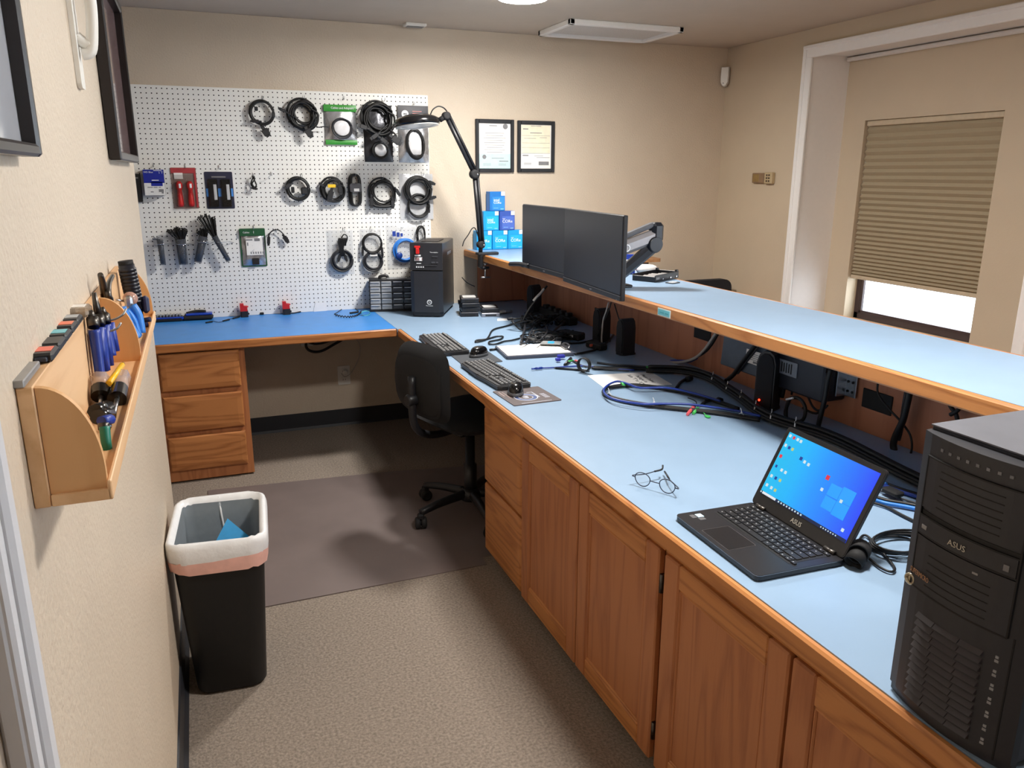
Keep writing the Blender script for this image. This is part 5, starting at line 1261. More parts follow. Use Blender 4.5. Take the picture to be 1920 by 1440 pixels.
cord('power_lead', 'black lead passing behind the clipboard to the near speaker', [([(1.564,-1.384,0.729),(1.666,-1.371,0.729),(1.748,-1.376,0.729),(1.838,-1.397,0.729),(1.927,-1.364,0.729),(2.038,-1.322,0.729)], .0045, CABLE), ([(1.71,-1.619,0.731),(1.78,-1.598,0.731),(1.857,-1.555,0.731),(1.984,-1.423,0.731),(2.084,-1.293,0.731)], .0055, CABLE)])
# knotted heap
t = thing('cable_heap', 'knotted heap of black leads and plugs in the dark corner of the work counter', 'cables', (0, 0, 0), 0, 'cables on the work counter')
random.seed(11)
hc = (1.805,-0.912,0.743); hd = (1.7,-1.267,0.743)
m = MB(); m2 = MB(); m3 = MB()
for k in range(34):
    c = hc if k % 2 else hd; ps = []
    sx_, sy_ = random.uniform(.03, .12), random.uniform(.03, .10)
    a0 = random.uniform(0, 6.3); ox, oy = random.uniform(-.06, .12), random.uniform(-.06, .06)
    for q in range(7):
        a = a0 + q * random.uniform(.5, 1.1)
        ps.append((c[0] + ox + math.cos(a) * sx_, c[1] + oy + math.sin(a) * sy_, ZD + .006 + abs(math.sin(q + k)) * (.055 if k % 2 else .03)))
    (m, m2)[k % 5 == 0].tube(ps, random.choice((.003, .0038, .0046)), 6)
    if k % 3 == 0: m3.box(ps[-1], (.03, .016, .014), .003)
stuff(m.build('black_leads', CABLE, t)); stuff(m2.build('grey_leads', CABLE2, t)); stuff(m3.build('plugs', BLACK, t))
m = MB(); m.tube([(1.725,-1.301,0.753),(1.786,-1.21,0.753),(1.873,-1.091,0.753),(1.951,-0.991,0.753)], .006, 6); m.tube([(1.768,-0.888,0.753),(1.685,-1.082,0.753),(1.603,-1.255,0.753),(1.539,-1.391,0.753)], .006, 6); m.tube([(1.822,-1,0.763),(1.79,-1.115,0.763),(1.738,-1.245,0.763),(1.668,-1.359,0.763),(1.589,-1.46,0.763)], .004, 6); m.tube([(1.842,-0.882,0.753),(1.683,-1.171,0.753),(1.574,-1.379,0.753),(1.517,-1.434,0.753)], .004, 6); m.build('top_leads', CABLE2, t)
# hanging leads
cord('hanging_lead', 'grey and black lead dropping diagonally from the bar edge to the cable heap', [([(1.799,-1.1,0.969),(1.753,-1.1,0.917),(1.709,-1.1,0.867),(1.68,-1.1,0.823),(1.666,-1.1,0.796)], .005, CABLE), ([(1.775,-1.115,0.958),(1.758,-1.115,0.938),(1.732,-1.115,0.915),(1.717,-1.115,0.899)], .006, CABW)])
cord('hanging_lead', 'grey lead hanging straight in front of the farther speaker of the pair', [([(1.93,-1.514,0.939),(1.93,-1.491,0.89),(1.93,-1.467,0.847),(1.93,-1.46,0.794),(1.93,-1.458,0.742),(1.93,-1.476,0.719),(1.93,-1.503,0.709)], .004, CABW), ([(1.935,-1.53,0.941),(1.935,-1.498,0.878),(1.935,-1.443,0.817),(1.935,-1.403,0.757)], .0034, CABLE), ([(1.96,-1.516,0.93),(1.96,-1.551,0.885),(1.96,-1.579,0.85)], .003, CABLE)])
cord('hanging_lead', 'grey white lead sweeping down along the knee wall left of the metal panel', [([(2.06,-2.174,0.906),(2.06,-2.142,0.867),(2.06,-2.11,0.83),(2.06,-2.061,0.788),(2.06,-2.002,0.757),(2.06,-1.923,0.73),(2.06,-1.831,0.711),(2.06,-1.78,0.69)], .006, CABW), ([(2.065,-2.181,0.905),(2.065,-2.147,0.857),(2.065,-2.104,0.815),(2.065,-2.043,0.779)], .006, CABLE), ([(2.07,-2.04,0.776),(2.07,-1.98,0.748),(2.07,-1.858,0.721),(2.07,-1.773,0.69)], .0075, CABB)])
cord('hanging_lead', 'thick black lead slanting across the grey metal panel', [([(2.045,-2.443,0.916),(2.045,-2.406,0.872),(2.045,-2.361,0.818),(2.045,-2.327,0.775),(2.045,-2.284,0.739)], .009, CABLE), ([(2.05,-2.45,0.909),(2.05,-2.413,0.865),(2.05,-2.377,0.824),(2.05,-2.343,0.782)], .005, CABLE2)])
cord('hanging_lead', 'thick flat black lead hanging in front of the network device', [([(1.98,-2.888,0.932),(1.98,-2.88,0.89),(1.98,-2.877,0.836),(1.98,-2.868,0.781),(1.98,-2.86,0.733),(1.98,-2.856,0.696)], .008, CABLE), ([(1.985,-2.871,0.913),(1.985,-2.871,0.852),(1.985,-2.864,0.788),(1.985,-2.856,0.741),(1.985,-2.852,0.703)], .007, CABLE2)])
cord('device_leads', 'tangle of thin dark leads with a pale green plug above the network device', [([(2.03,-2.697,0.887),(2.03,-2.705,0.903),(2.03,-2.724,0.913),(2.03,-2.74,0.908),(2.03,-2.749,0.88)], .003, CABLE), ([(2.04,-2.694,0.896),(2.04,-2.723,0.914),(2.04,-2.743,0.911),(2.04,-2.742,0.882)], .003, CABLE), ([(2.02,-2.749,0.817),(2.02,-2.78,0.779),(2.02,-2.813,0.77),(2.02,-2.85,0.798),(2.02,-2.803,0.757),(2.02,-2.739,0.758)], .004, CABLE), ([(2.03,-2.599,0.912),(2.03,-2.613,0.867),(2.03,-2.626,0.813),(2.03,-2.622,0.763)], .008, CABLE), ([(2.04,-2.616,0.905),(2.04,-2.635,0.862),(2.04,-2.66,0.836),(2.04,-2.657,0.781)], .004, CABLE), ([(2.05,-2.622,0.91),(2.05,-2.649,0.874),(2.05,-2.668,0.848)], .004, CABLE2)], extra=lambda t: MB().tube([(2.02,-2.76,0.917),(2.02,-2.762,0.884)], .006, 8).build('green_plug', mat('pale_green_plug', (150, 200, 170), .4), t))
cord('coiled_lead', 'dark coil of lead with a white tie hanging below the network device', [([(1.98,-2.712,0.779),(1.98,-2.706,0.747),(1.98,-2.716,0.712),(1.98,-2.753,0.716),(1.98,-2.791,0.738),(1.98,-2.795,0.778),(1.98,-2.766,0.801),(1.98,-2.726,0.794),(1.98,-2.713,0.772),(1.98,-2.703,0.731),(1.98,-2.732,0.713),(1.98,-2.772,0.725)], .006, CABLE)], extra=lambda t: MB().tube([(1.97,-2.713,0.786),(1.97,-2.745,0.8)], .0035, 6).build('zip_tie', WHITEP, t))
cord('hanging_lead', 'black leads hanging on the knee wall beside the server tower top', [([(2.06,-3.12,0.913),(2.06,-3.116,0.868),(2.06,-3.109,0.816),(2.06,-3.093,0.77),(2.06,-3.088,0.735),(2.06,-3.103,0.706),(2.06,-3.132,0.673),(2.06,-3.15,0.66)], .010, CABLE), ([(2.07,-3.101,0.903),(2.07,-3.099,0.854),(2.07,-3.099,0.796),(2.07,-3.094,0.752)], .007, CABLE2)])
cord('hanging_lead', 'thin black lead crossing the cable grommet and curling back toward the laptop', [([(2.08,-2.983,0.904),(2.08,-2.985,0.877),(2.08,-2.998,0.859),(2.08,-3.04,0.831),(2.08,-3.088,0.805),(2.08,-3.124,0.777),(2.08,-3.137,0.74),(2.08,-3.128,0.7),(2.08,-3.097,0.672),(2.08,-3.042,0.648),(2.08,-2.995,0.635)], .0036, CABLE)])
cord('hanging_lead', 'short knotted black lead on the knee wall nearest the tower', [([(2.08,-3.238,0.903),(2.08,-3.248,0.893),(2.08,-3.262,0.882),(2.08,-3.272,0.863)], .006, CABLE), ([(2.075,-3.278,0.911),(2.075,-3.269,0.893),(2.075,-3.25,0.876)], .006, CABLE)])
bl_ = [(1.774,-3.224,0.731),(1.806,-3.249,0.731),(1.804,-3.297,0.731),(1.812,-3.351,0.731),(1.828,-3.402,0.731),(1.848,-3.464,0.731)]
bl2 = [(1.663,-3.32,0.731),(1.7,-3.345,0.731),(1.718,-3.389,0.731),(1.749,-3.425,0.731),(1.784,-3.473,0.731)]
def ex4(t):
    zip_tie(t, bl_[2], (1, -.6, 0), .012); m = MB(); m.box((1.763,-3.368,0.739), (.03, .05, .014), .004); m.build('strap_wrap', BLACKM, t)
cord('cable_bundle', 'black and bright blue cables running behind the laptop toward the server tower', [(bl_, .0058, CABLE), ([(x - .012, y - .01, z) for x, y, z in bl_], .005, CABB), ([(1.793,-3.242,0.735),(1.814,-3.259,0.735),(1.806,-3.288,0.735),(1.796,-3.316,0.735)], .004, CABLB), (bl2, .0062, CABLE), ([(x - .015, y - .012, z) for x, y, z in bl2], .0052, CABLB), ([(1.671,-3.366,0.729),(1.691,-3.415,0.729),(1.689,-3.465,0.729),(1.688,-3.513,0.729)], .0036, CABLE), ([(1.712,-3.307,0.729),(1.758,-3.333,0.729),(1.768,-3.392,0.729),(1.789,-3.453,0.729)], .003, CABLE2)], extra=ex4)
cord('black_tap', 'black angled lead end lying between the loop and the cable trunk', [([(1.816,-2.285,0.731),(1.873,-2.223,0.731),(1.919,-2.187,0.731),(1.944,-2.179,0.731)], .006, CABLE), ([(1.922,-2.196,0.735),(1.948,-2.188,0.735)], .011, CABLE), ([(1.858,-2.488,0.731),(1.839,-2.466,0.731),(1.789,-2.498,0.731)], .006, CABLE), ([(1.864,-2.483,0.733),(1.866,-2.499,0.733)], .012, CABLE)])
# ================================================================= ON THE BAR COUNTER
PB = {'i5': ((18, 112, 190), 0), 'i3': ((0, 152, 224), 0), 'iv': ((50, 82, 168), 0)}
def cpu_box(x, z, kind, label, big):
    t = thing('processor_box', label, 'box', (x, -.055, z), 0, 'blue boxes stacked in a pyramid')
    a, b = PB[kind]
    MB().box((0, 0, .0585), (.100, .068, .116), .0015).build('carton', mat('carton_' + kind, a, .45, var=.03), t)
    MB().box((.006, -.0345, .046), (.078, .001, .078)).build('lighter_panel', mat('panel_' + kind, tuple(min(255, q + 22) for q in a), .4, var=.05), t)
    MB().box((.036, -.0348, .104), (.024, .0012, .024)).build('white_tag', WHITEP, t)
    text(kind if kind != 'iv' else 'i7', .014, GREYINK, t, (.036, -.0358, .104))
    if big: text('intel', .0225, WHITEP, t, (-.026, -.0356, .066), align='LEFT'); text('CORe', .0195, WHITEP, t, (-.026, -.0356, .050), align='LEFT')
    else: text('intel', .010, WHITEP, t, (-.032, -.0356, .071), align='LEFT'); text('CORe', .026, WHITEP, t, (-.034, -.0356, .054), align='LEFT')
    MB().box((-.01, -.0352, .018), (.03, .0006, .002)).box((.03, -.0352, .012), (.02, .0006, .004)).build('fine_print', mat('pale_blue_print', (150, 205, 240), .5), t)
xs = ((1.822,-0.09,1.068)[0], (1.935,-0.09,1.065)[0], (2.054,-0.09,1.061)[0])
cpu_box(xs[0] - .002, ZU + .0005, 'i3', 'sky blue boxed processor at the bottom left of the pyramid, behind the lamp arm', False)
cpu_box(xs[0] + .102, ZU + .0005, 'i3', 'sky blue boxed processor in the middle of the pyramid base', False)
cpu_box(xs[0] + .206, ZU + .0005, 'i3', 'sky blue boxed processor at the pyramid base half hidden by the monitor', False)
cpu_box(xs[0] + .044, ZU + .118, 'i3', 'sky blue boxed processor in the second tier, beside the lamp arm', True)
cpu_box(xs[0] + .150, ZU + .118, 'iv', 'indigo boxed processor in the second tier', False)
cpu_box(xs[0] + .085, ZU + .2355, 'i5', 'deep blue boxed processor on top of the pyramid', True)
# magnifier lamp
t = thing('magnifier_lamp', 'black magnifier lamp on a jointed arm clamped to the bar edge', 'lamp', (0, 0, 0))
b0, e1, e2, hd = (1.693, -.385, 1.12), (1.655, -.395, 1.515), (1.492, -.405, 1.822), (1.325, -.41, 1.782)
MB().box((1.735, -.375, ZU + .009), (.13, .05, .016), .004).box((1.693, -.375, 1.030), (.022, .045, .09), .006).box((1.72, -.375, .985), (.05, .03, .014), .004).build('clamp', BLACK, t)
MB().tube([(1.722, -.375, .99), (1.722, -.375, .93)], .005, 8).tube([(1.695, -.380, .93), (1.755, -.37, .926)], .0045, 8).tube([(1.722, -.375, 1.0), (1.722, -.375, 1.012)], .013, 12).build('clamp_screw', STEEL, t)
d = Vector(e1) - Vector(b0); m = MB()
m.tube([b0, e1], .013, 10).tube([(b0[0] + .014, b0[1] - .012, b0[2]), (e1[0] + .016, e1[1] - .012, e1[2])], .007, 8).build('lower_arm', BLACK, t)
MB().tube([e1, e2], .013, 10).tube([(e1[0] + .016, e1[1] - .012, e1[2] + .004), (e2[0] + .014, e2[1] - .012, e2[2] + .006)], .007, 8).build('upper_arm', BLACK, t)
m = MB()
for c, r in ((b0, .022), (e1, .027), (e2, .022)): m.cut().lathe([(r * .6, -.022), (r, -.018), (r, .018), (r * .6, .022)], c, 18, 'y')
m.cut().tube([(1.693, -.378, 1.068), b0], .012, 10).cut().tube([e2, (1.455, -.408, 1.80)], .014, 10).build('joint', BLACKM, t)
m = MB()
for c in (b0, e1): m.lathe([(.006, 0), (.005, .003), (.001, .004)], (c[0] + .012, c[1] - .022, c[2]), 10, 'y')
m.build('joint_bolt', CHROME, t)
m = MB(); m.M = Matrix.Translation(hd) @ Euler((math.radians(-5), math.radians(-4), 0)).to_matrix().to_4x4()
m.lathe([(.075, .030), (.100, .028), (.120, .016), (.126, 0), (.124, -.012), (.112, -.014), (.085, -.010)], n=36); m.build('head', BLACKG, t)
m = MB(); m.M = Matrix.Translation(hd) @ Euler((math.radians(-5), math.radians(-4), 0)).to_matrix().to_4x4()
m.lathe([(.118, -.016), (.116, -.020), (.088, -.018), (.086, -.012)], n=36); m.build('light_ring', mat('off_light_ring', (226, 226, 220), .3), t)
m = MB(); m.M = Matrix.Translation(hd) @ Euler((math.radians(-5), math.radians(-4), 0)).to_matrix().to_4x4()
m.lathe([(.080, .031), (.07, .038), (.03, .042), (.001, .043)], n=30); m.build('lens_cover', BLACK, t)
MB().tube([(1.492, -.42, 1.845), (1.47, -.43, 1.862), (1.44, -.43, 1.868), (1.41, -.43, 1.85), (1.395, -.425, 1.818)], .0035, 6).build('head_lead', CABLE, t)
MB().tube([(1.728,-0.3,1.083),(1.695,-0.3,1.196),(1.672,-0.3,1.209),(1.646,-0.3,1.172),(1.619,-0.3,1.136),(1.609,-0.3,1.106)], .003, 6).tube([(1.635,-0.2,0.911),(1.668,-0.2,0.877),(1.716,-0.2,0.852)], .003, 6).build('power_lead', CABLE, t)
# monitors on arms
SCRN = mat('dark_screen', (30, 34, 44), .32, var=.03, spec=.5)
def monitor(c, w, h, rz, label):
    t = thing('monitor', label, 'monitor', c, rz, 'monitors above the bar edge')
    MB().box((0, .012, h / 2), (w, .018, h), .003).box((0, .032, h * .42), (w * .62, .03, h * .5), .012).build('housing', BLACK, t)
    MB().box((0, .0018, h / 2 + .010), (w - .010, .003, h - .030)).build('screen', SCRN, t)
    MB().box((0, .001, .010), (w - .002, .006, .019), .002).build('chin', mat('chin_black', (32, 33, 37), .4), t)
    MB().box((0, -.0022, .0205), (w - .01, .0012, .0015)).build('chin_line', mat('chin_line', (84, 86, 92), .4), t)
    text('acer', .013, mat('grey_logo', (150, 152, 156), .4), t, (.02, -.0024, .0105))
    MB().box((w / 2 - .03, -.001, .004), (.008, .003, .003)).build('power_light', GREYINK, t)
    return t
mr_ = math.radians
monitor((1.668, -1.825, 1.050), .612, .322, math.atan2(-.61, -.046), 'black monitor with a dark screen, nearer of the two over the bar edge')
monitor((1.699, -1.27, 1.060), .535, .312, math.radians(-90), 'black monitor with a dark screen, farther of the two over the bar edge')
SILV = mat('silver_arm', (176, 174, 178), .35, .5, var=.05)
def monitor_arm(pv, tip, joint, base, label):
    """gas spring arm: base post on the bar, dark lower arm up to the joint, silver upper arm back down to the screen"""
    t = thing('monitor_mount', label, 'monitor mount', (0, 0, 0), 0, 'monitor arms on the bar counter')
    def arm(mb, a, b, w, h):
        A, B = Vector(a), Vector(b); dd = B - A; L = dd.length; dd.normalize()
        side = Vector((0, 1, 0)); upv = dd.cross(side) * -1; upv.normalize(); side = upv.cross(dd) * -1
        mb.M = Matrix((dd, side, dd.cross(side))).transposed().to_4x4(); mb.M.translation = A.lerp(B, .5)
        mb.box((0, 0, 0), (L + h * .6, w, h), min(w, h) * .3); mb.M = None; return mb
    b = base
    MB().box((b[0], b[1], ZU + .006), (.10, .10, .012), .004).tube([(b[0], b[1], ZU + .012), (b[0], b[1], pv[2])], .018, 14).build('base_post', BLACK, t)
    arm(MB(), pv, joint, .044, .05).build('lower_arm', mat('navy_black_arm', (20, 24, 34), .35), t)
    arm(MB(), (joint[0] + .004, joint[1], joint[2] + .045), tip, .05, .058).build('upper_arm', SILV, t)
    m = arm(MB(), (joint[0] - .01, joint[1], joint[2] + .092), (tip[0] + .02, tip[1], tip[2] + .05), .034, .02); m.build('arm_cover', mat('grey_arm_cover', (84, 86, 92), .4), t)
    MB().lathe([(.030, -.03), (.036, -.02), (.036, .02), (.030, .03)], (joint[0], joint[1], joint[2] + .012), 20, 'y').box((joint[0] + .012, joint[1], joint[2] + .06), (.055, .056, .085), .014).build('joint', mat('navy_black_arm', (20, 24, 34), .35), t)
    k = between((joint[0], joint[1], joint[2] + .045), tip, .72)
    MB().lathe([(.016, .0), (.016, .002), (.011, .002), (.011, 0)], (k[0], k[1] - .027, k[2]), 18, 'y').build('dial', WHITEP, t)
    MB().tube([tip, (tip[0] - .03, tip[1], tip[2])], .016, 12).box((1.733, tip[1], tip[2]), (.008, .11, .11), .003).build('mount_plate', BLACK, t)
monitor_arm((1.80, -1.82, 1.10), (1.772, -1.82, 1.205), (1.955, -1.84, 1.222), (1.80, -1.82), 'silver and black monitor arm raised behind the nearer monitor')
monitor_arm((1.81, -1.27, 1.10), (1.79, -1.27, 1.20), (1.93, -1.27, 1.20), (1.81, -1.27), 'monitor arm hidden behind the farther monitor')
t = thing('stub_bar', 'short black bar at the lower left corner of the farther monitor', 'bar', (0, 0, 0))
MB().tube([(1.7,-0.84,1.056),(1.7,-0.976,1.07),(1.7,-1.097,1.072)], .012, 10).box((1.72, -1.02, ZU + .006), (.06, .03, .012), .003).build('bar', BLACK, t)
# white puck, drive caddy, memory card, blue card holder
t = thing('smart_speaker', 'white fabric puck shaped smart speaker behind the drive caddy on the bar', 'speaker', (2.15, -1.475, ZU))
MB().lathe([(.030, .0), (.042, .004), (.050, .016), (.050, .026), (.044, .037), (.030, .042), (.001, .043)], n=30).build('body', mat('pale_knit', (214, 210, 206), .9, var=.05, scale=500, bump=.2), t)
MB().lathe([(.028, .0), (.036, .003)], n=24).build('foot', GREYINK, t)
t = thing('drive_caddy', 'open black plastic drive caddy on the bar counter beside the nearer monitor', 'caddy', (2.085, -1.665, ZU), math.radians(29))
m = MB().box((0, 0, .004), (.215, .115, .006), .001).box((0, -.056, .016), (.215, .004, .030), .001).box((0, .056, .016), (.215, .004, .030), .001).box((-.106, 0, .013), (.004, .115, .024), .001).box((.106, 0, .016), (.004, .115, .030), .001)
m.box((.100, .05, .034), (.014, .010, .010)).box((.10, -.05, .034), (.014, .010, .008)).build('frame', BLACK, t)
m = MB(); random.seed(3)
for k in range(7): m.box((-.07 + k * .024, random.uniform(-.02, .02), .016), (.016, .07, .012), .004)
m.build('inner_ribs', mat('brown_grey_ribs', (92, 86, 82), .5), t)
MB().box((-.085, -.0585, .016), (.03, .001, .010)).build('label_patch', GREYINK, t)
m = MB()
for x in (-.04, .03, .085): m.lathe([(.004, 0), (.003, .002)], (x, -.0585, .010), 8, 'y')
m.build('screw', CHROME, t)
t = thing('memory_card', 'small pale printed card lying on the bar beside the drive caddy', 'card', (2.085, -1.805, ZU), math.radians(20))
MB().rr((0, 0), .055, .042, .005, .0004, .004).build('card', mat('dark_card', (70, 72, 76), .4), t); MB().box((0, 0, .0043), (.036, .026, .0006)).build('white_print', WHITEP, t)
t = thing('card_holder', 'blue plastic card holder with white cards behind the nearer monitor', 'holder', (2.05, -1.44, ZU), math.radians(-20))
MB().box((0, .02, .045), (.09, .006, .09), .002).box((0, -.005, .004), (.09, .05, .008), .002).box((0, -.028, .016), (.09, .006, .028), .002).box((.043, -.004, .018), (.004, .05, .036), .001).box((-.043, -.004, .018), (.004, .05, .036), .001).build('holder', BLUE, t)
MB().box((.004, .005, .038), (.075, .012, .055)).build('cards', PAPER, t)

# ================================================================= LOBBY SIDE
LOBW = wood('tan_lobby_wood', (184, 136, 88), (156, 108, 66), 'y', 6, .45)
t = thing('side_stand', 'pale wooden stand with a dark drawer against the back wall beyond the bar', 'stand', (2.80, -.19, 0))
MB().rr((0, 0), .30, .28, .02, .968, .99).build('top', LOBW, t)
MB().box((0, 0, .945), (.16, .2, .045), .003).build('drawer', mat('dark_walnut', (70, 48, 34), .45), t)
MB().box((0, .02, .50), (.10, .16, .9), .004).build('column', LOBW, t); MB().rr((0, 0), .28, .26, .02, .0005, .05).build('base', LOBW, t)
t = thing('armchair', 'dark upholstered waiting chair with wooden arms beyond the bar by the window wall', 'chair', (3.255, -.42, 0))
NV = mat('midnight_upholstery', (26, 28, 36), .8, var=.1, scale=200)
MB().rr((0, .60), .53, .46, .06, .10, .16, 'y').build('backrest', NV, t)
MB().rr((0, -.12), .52, .48, .04, .38, .47).build('seat', NV, t)
for s in (-1, 1):
    MB().rr((s * .285, -.10), .055, .46, .026, .70, .728).build('armrest', LOBW, t)
    MB().box((s * .285, -.28, .35), (.045, .045, .70), .006).build('leg', LOBW, t); MB().box((s * .285, .11, .35), (.045, .045, .70), .006).build('leg', LOBW, t)
# ================================================================= OFFICE CHAIR
t = thing('office_chair', 'black swivel office chair pushed under the work counter', 'chair', (1.228, -1.55, 0.004), math.radians(19))
CF = mat('black_chair_fabric', (24, 25, 28), .9, var=.15, scale=260, bump=.2, bscale=500)
def pad(mb, c, w, d, th, axis):   # cushion with rounded plan and crowned faces
    n = 28; rg = 5
    for s in (1, -1):
        vs = []; fs = []
        for i in range(rg + 1):
            q = i / rg
            for k in range(n):
                a = 2 * PI * k / n; ex_ = .55
                x = w / 2 * q * math.copysign(abs(math.cos(a)) ** ex_, math.cos(a)); y = d / 2 * q * math.copysign(abs(math.sin(a)) ** ex_, math.sin(a))
                z = s * th / 2 * (1 - q ** 4) ** .5
                vs.append((c[0] + x, c[1] + y, c[2] + z) if axis == 'z' else (c[0] + z + .04 * (y / d) ** 2 * 2, c[1] + x, c[2] + y))
        for i in range(rg):
            for k in range(n):
                f = (i * n + k, i * n + (k + 1) % n, i * n + n + (k + 1) % n, i * n + n + k); fs.append(f if s > 0 else f[::-1])
        mb.add(vs, fs, True)
    return mb
pad(MB(), (.02, 0, .475), .46, .46, .085, 'z').build('seat', CF, t)
pad(MB(), (-.250, 0, .665), .40, .33, .075, 'x').build('backrest', CF, t)
pad(MB(), (-.277, 0, .662), .34, .28, .03, 'x').build('back_shell', BLACKM, t)
MB().tube([(-.02, 0, .425), (-.18, 0, .42), (-.265, 0, .45), (-.30, 0, .52), (-.30, 0, .70)], .017, 8).build('back_bar', BLACK, t)
MB().lathe([(.02, .0), (.026, .01), (.026, .05), (.02, .06)], (-.33, 0, .60), 12, 'x').build('back_knob', BLACK, t)
MB().box((-.01, .0, .422), (.20, .16, .03), .008).build('mechanism', BLACK, t)
MB().tube([(0, -.08, .42), (-.02, -.22, .425)], .006, 8).tube([(-.02, -.20, .425), (-.02, -.25, .425)], .011, 8).build('lever', BLACK, t)
MB().lathe([(.030, .09), (.030, .24), (.022, .24), (.022, .42)], n=16).build('gas_column', BLACK, t)
hb = MB().lathe([(.045, .07), (.05, .085), (.05, .105), (.035, .125)], n=18).build('hub', BLACK, t)
for k in range(5):
    a = math.radians(34 + 72 * k); ca, sa = math.cos(a), math.sin(a)
    l = MB().tube([(ca * .03, sa * .03, .10), (ca * .16, sa * .16, .093), (ca * .27, sa * .27, .075)], .022, 8, r1=.016).build('leg', BLACK, t)
    m = MB(); m.M = Matrix.Translation((ca * .27, sa * .27, .027)) @ Matrix.Rotation(a + 1.1, 4, 'Z')
    m.lathe([(.018, -.026), (.026, -.022), (.026, -.004), (.012, -.003), (.012, .003), (.026, .004), (.026, .022), (.018, .026)], n=16, axis='y').box((0, 0, .03), (.03, .03, .026), .006); m.build('caster', BLACKM, l)
# ================================================================= WASTE BIN
t = thing('waste_bin', 'tall black rectangular waste bin with a white liner by the left wall', 'bin', (0, 0, 0))
def rrect(cx, cy, w, h, r, n=6):
    p = []
    for qx, qy, t0 in ((1, 1, 0), (-1, 1, 90), (-1, -1, 180), (1, -1, 270)):
        for k in range(n + 1):
            a = math.radians(t0 + 90 * k / n); p.append((cx + qx * (w / 2 - r) + r * math.cos(a), cy + qy * (h / 2 - r) + r * math.sin(a)))
    return p
def loft(mb, rings, cap0=False, cap1=False):
    n = len(rings[0]); vs = [p for r in rings for p in r]; fs = []
    for i in range(len(rings) - 1):
        for k in range(n): fs.append((i * n + k, i * n + (k + 1) % n, i * n + n + (k + 1) % n, i * n + n + k))
    if cap0: fs.append(tuple(range(n - 1, -1, -1)))
    if cap1: fs.append(tuple(range(len(vs) - n, len(vs))))
    return mb.add(vs, fs, True)
BT = ((.022, -2.575), (.280, -2.540), (.268, -2.205), (.010, -2.205))
bcx, bcy, bw_, bd_ = .148, -2.375, .258, .345
def bring(z, ins=0.0, wob=0.0, seed=0):
    f = z / .505; random.seed(seed)
    w, d = .200 + (bw_ - .200) * f - 2 * ins, .270 + (bd_ - .270) * f - 2 * ins
    cx, cy = .150, bcy - .01 + .0 * f
    ys = rrect(0, 0, w, d, max(.012, .045 - ins)); an = math.radians(-4); out = []
    for x, y in ys: out.append((cx + x * math.cos(an) - y * math.sin(an) , cy + x * math.sin(an) + y * math.cos(an), z + random.uniform(-wob, wob)))
    return out
loft(MB(), [bring(.001, .01), bring(.012), bring(.25), bring(.49), bring(.505, -.004), bring(.505, .004), bring(.45, .006), bring(.03, .008)], True, True).build('bin_body', mat('bin_black', (16, 16, 18), .55, var=.06), t)
LIN = mat('white_liner_film', (238, 240, 242), .35, var=.03, alpha=.95, bump=.8, bscale=30)
ln = MB(); R_ = [bring(.455, -.011, .006, 1), bring(.475, -.013, .003, 2), bring(.500, -.011, .002, 3), bring(.516, -.006, .003, 4), bring(.518, .004, .003, 5), bring(.500, .013, .004, 6)]
loft(ln, R_).build('liner_rim', LIN, t, label='white folded rim of the bin liner')
R_ = [bring(.500, .013, .004, 6), bring(.43, .0145, .006, 7), bring(.33, .0165, .008, 8), bring(.22, .018, .008, 9), bring(.12, .02, .006, 10)]
loft(MB(), R_, False, True).build('liner', mat('thin_liner_film', (196, 208, 216), .3, var=.04, alpha=.42, bump=.8, bscale=22), t, label='thin translucent bin liner')
loft(MB(), [bring(.424, -.009, .005, 11), bring(.440, -.0115, .001, 12), bring(.463, -.0125, .003, 13)]).build('pink_band', mat('rosy_liner_band', (240, 190, 178), .5, var=.06), t, label='rosy pink folded band of the liner')
MB().tube([(.155, -2.215, .515), (.158, -2.232, .46), (.165, -2.238, .39)], .003, 6).build('liner_tie', WHITEP, t)
t = thing('blue_wrapper', 'crumpled bright blue paper inside the waste bin', 'paper', (.185, -2.37, .125))
MB().add([(-.05, -.07, .0), (.045, -.06, .0), (.05, .06, .0), (-.05, .05, .0), (-.010, .06, .350), (.050, .03, .290), (-.060, .01, .285)], [(3, 2, 1, 0), (0, 1, 6), (1, 5, 6), (1, 2, 5), (2, 4, 5), (2, 3, 4), (3, 0, 6), (3, 6, 4), (4, 6, 5)]).build('paper', mat('bright_blue_paper', (26, 150, 214), .5, var=.08, scale=30), t)

# ================================================================= TOOL RACK ON THE LEFT WALL
SY0, SY1, SM, SZ0, SZ1, SD = -3.94, -2.89, -3.355, 1.212, 1.332, .067
t = thing('tool_rack', 'pale wooden wall rack with three rounded dividers holding hand tools', 'rack', (0, 0, 0))
MB().box((.0075, (SY0 + SY1) / 2, (SZ0 + SZ1) / 2), (.014, SY1 - SY0, SZ1 - SZ0), .001).build('back_board', PINE, t)
MB().box((.041, (SY0 + SY1) / 2, SZ0 + .006), (.052, SY1 - SY0, .012), .001).build('bottom_board', PINE, t)
MB().box((.0665, (SY0 + SY1) / 2, SZ0 + .010), (.004, SY1 - SY0, .020), .001).build('front_lip', PINE, t)
arc = [(.015, SZ0 + .012), (.0645, SZ0 + .012)] + [(.015 + .0495 * math.sin(math.radians(90 - 90 * k / 14)) , SZ0 + .030 + (SZ1 - SZ0 - .032) * math.sin(math.radians(90 * k / 14))) for k in range(15)]
for y in (SY0 + .004, SM, SY1 - .012): MB().prism(arc, y, y + .009, 'y').build('divider', PINEX, t)
def put_on(y): return y
G = 'tools on the wooden rack'
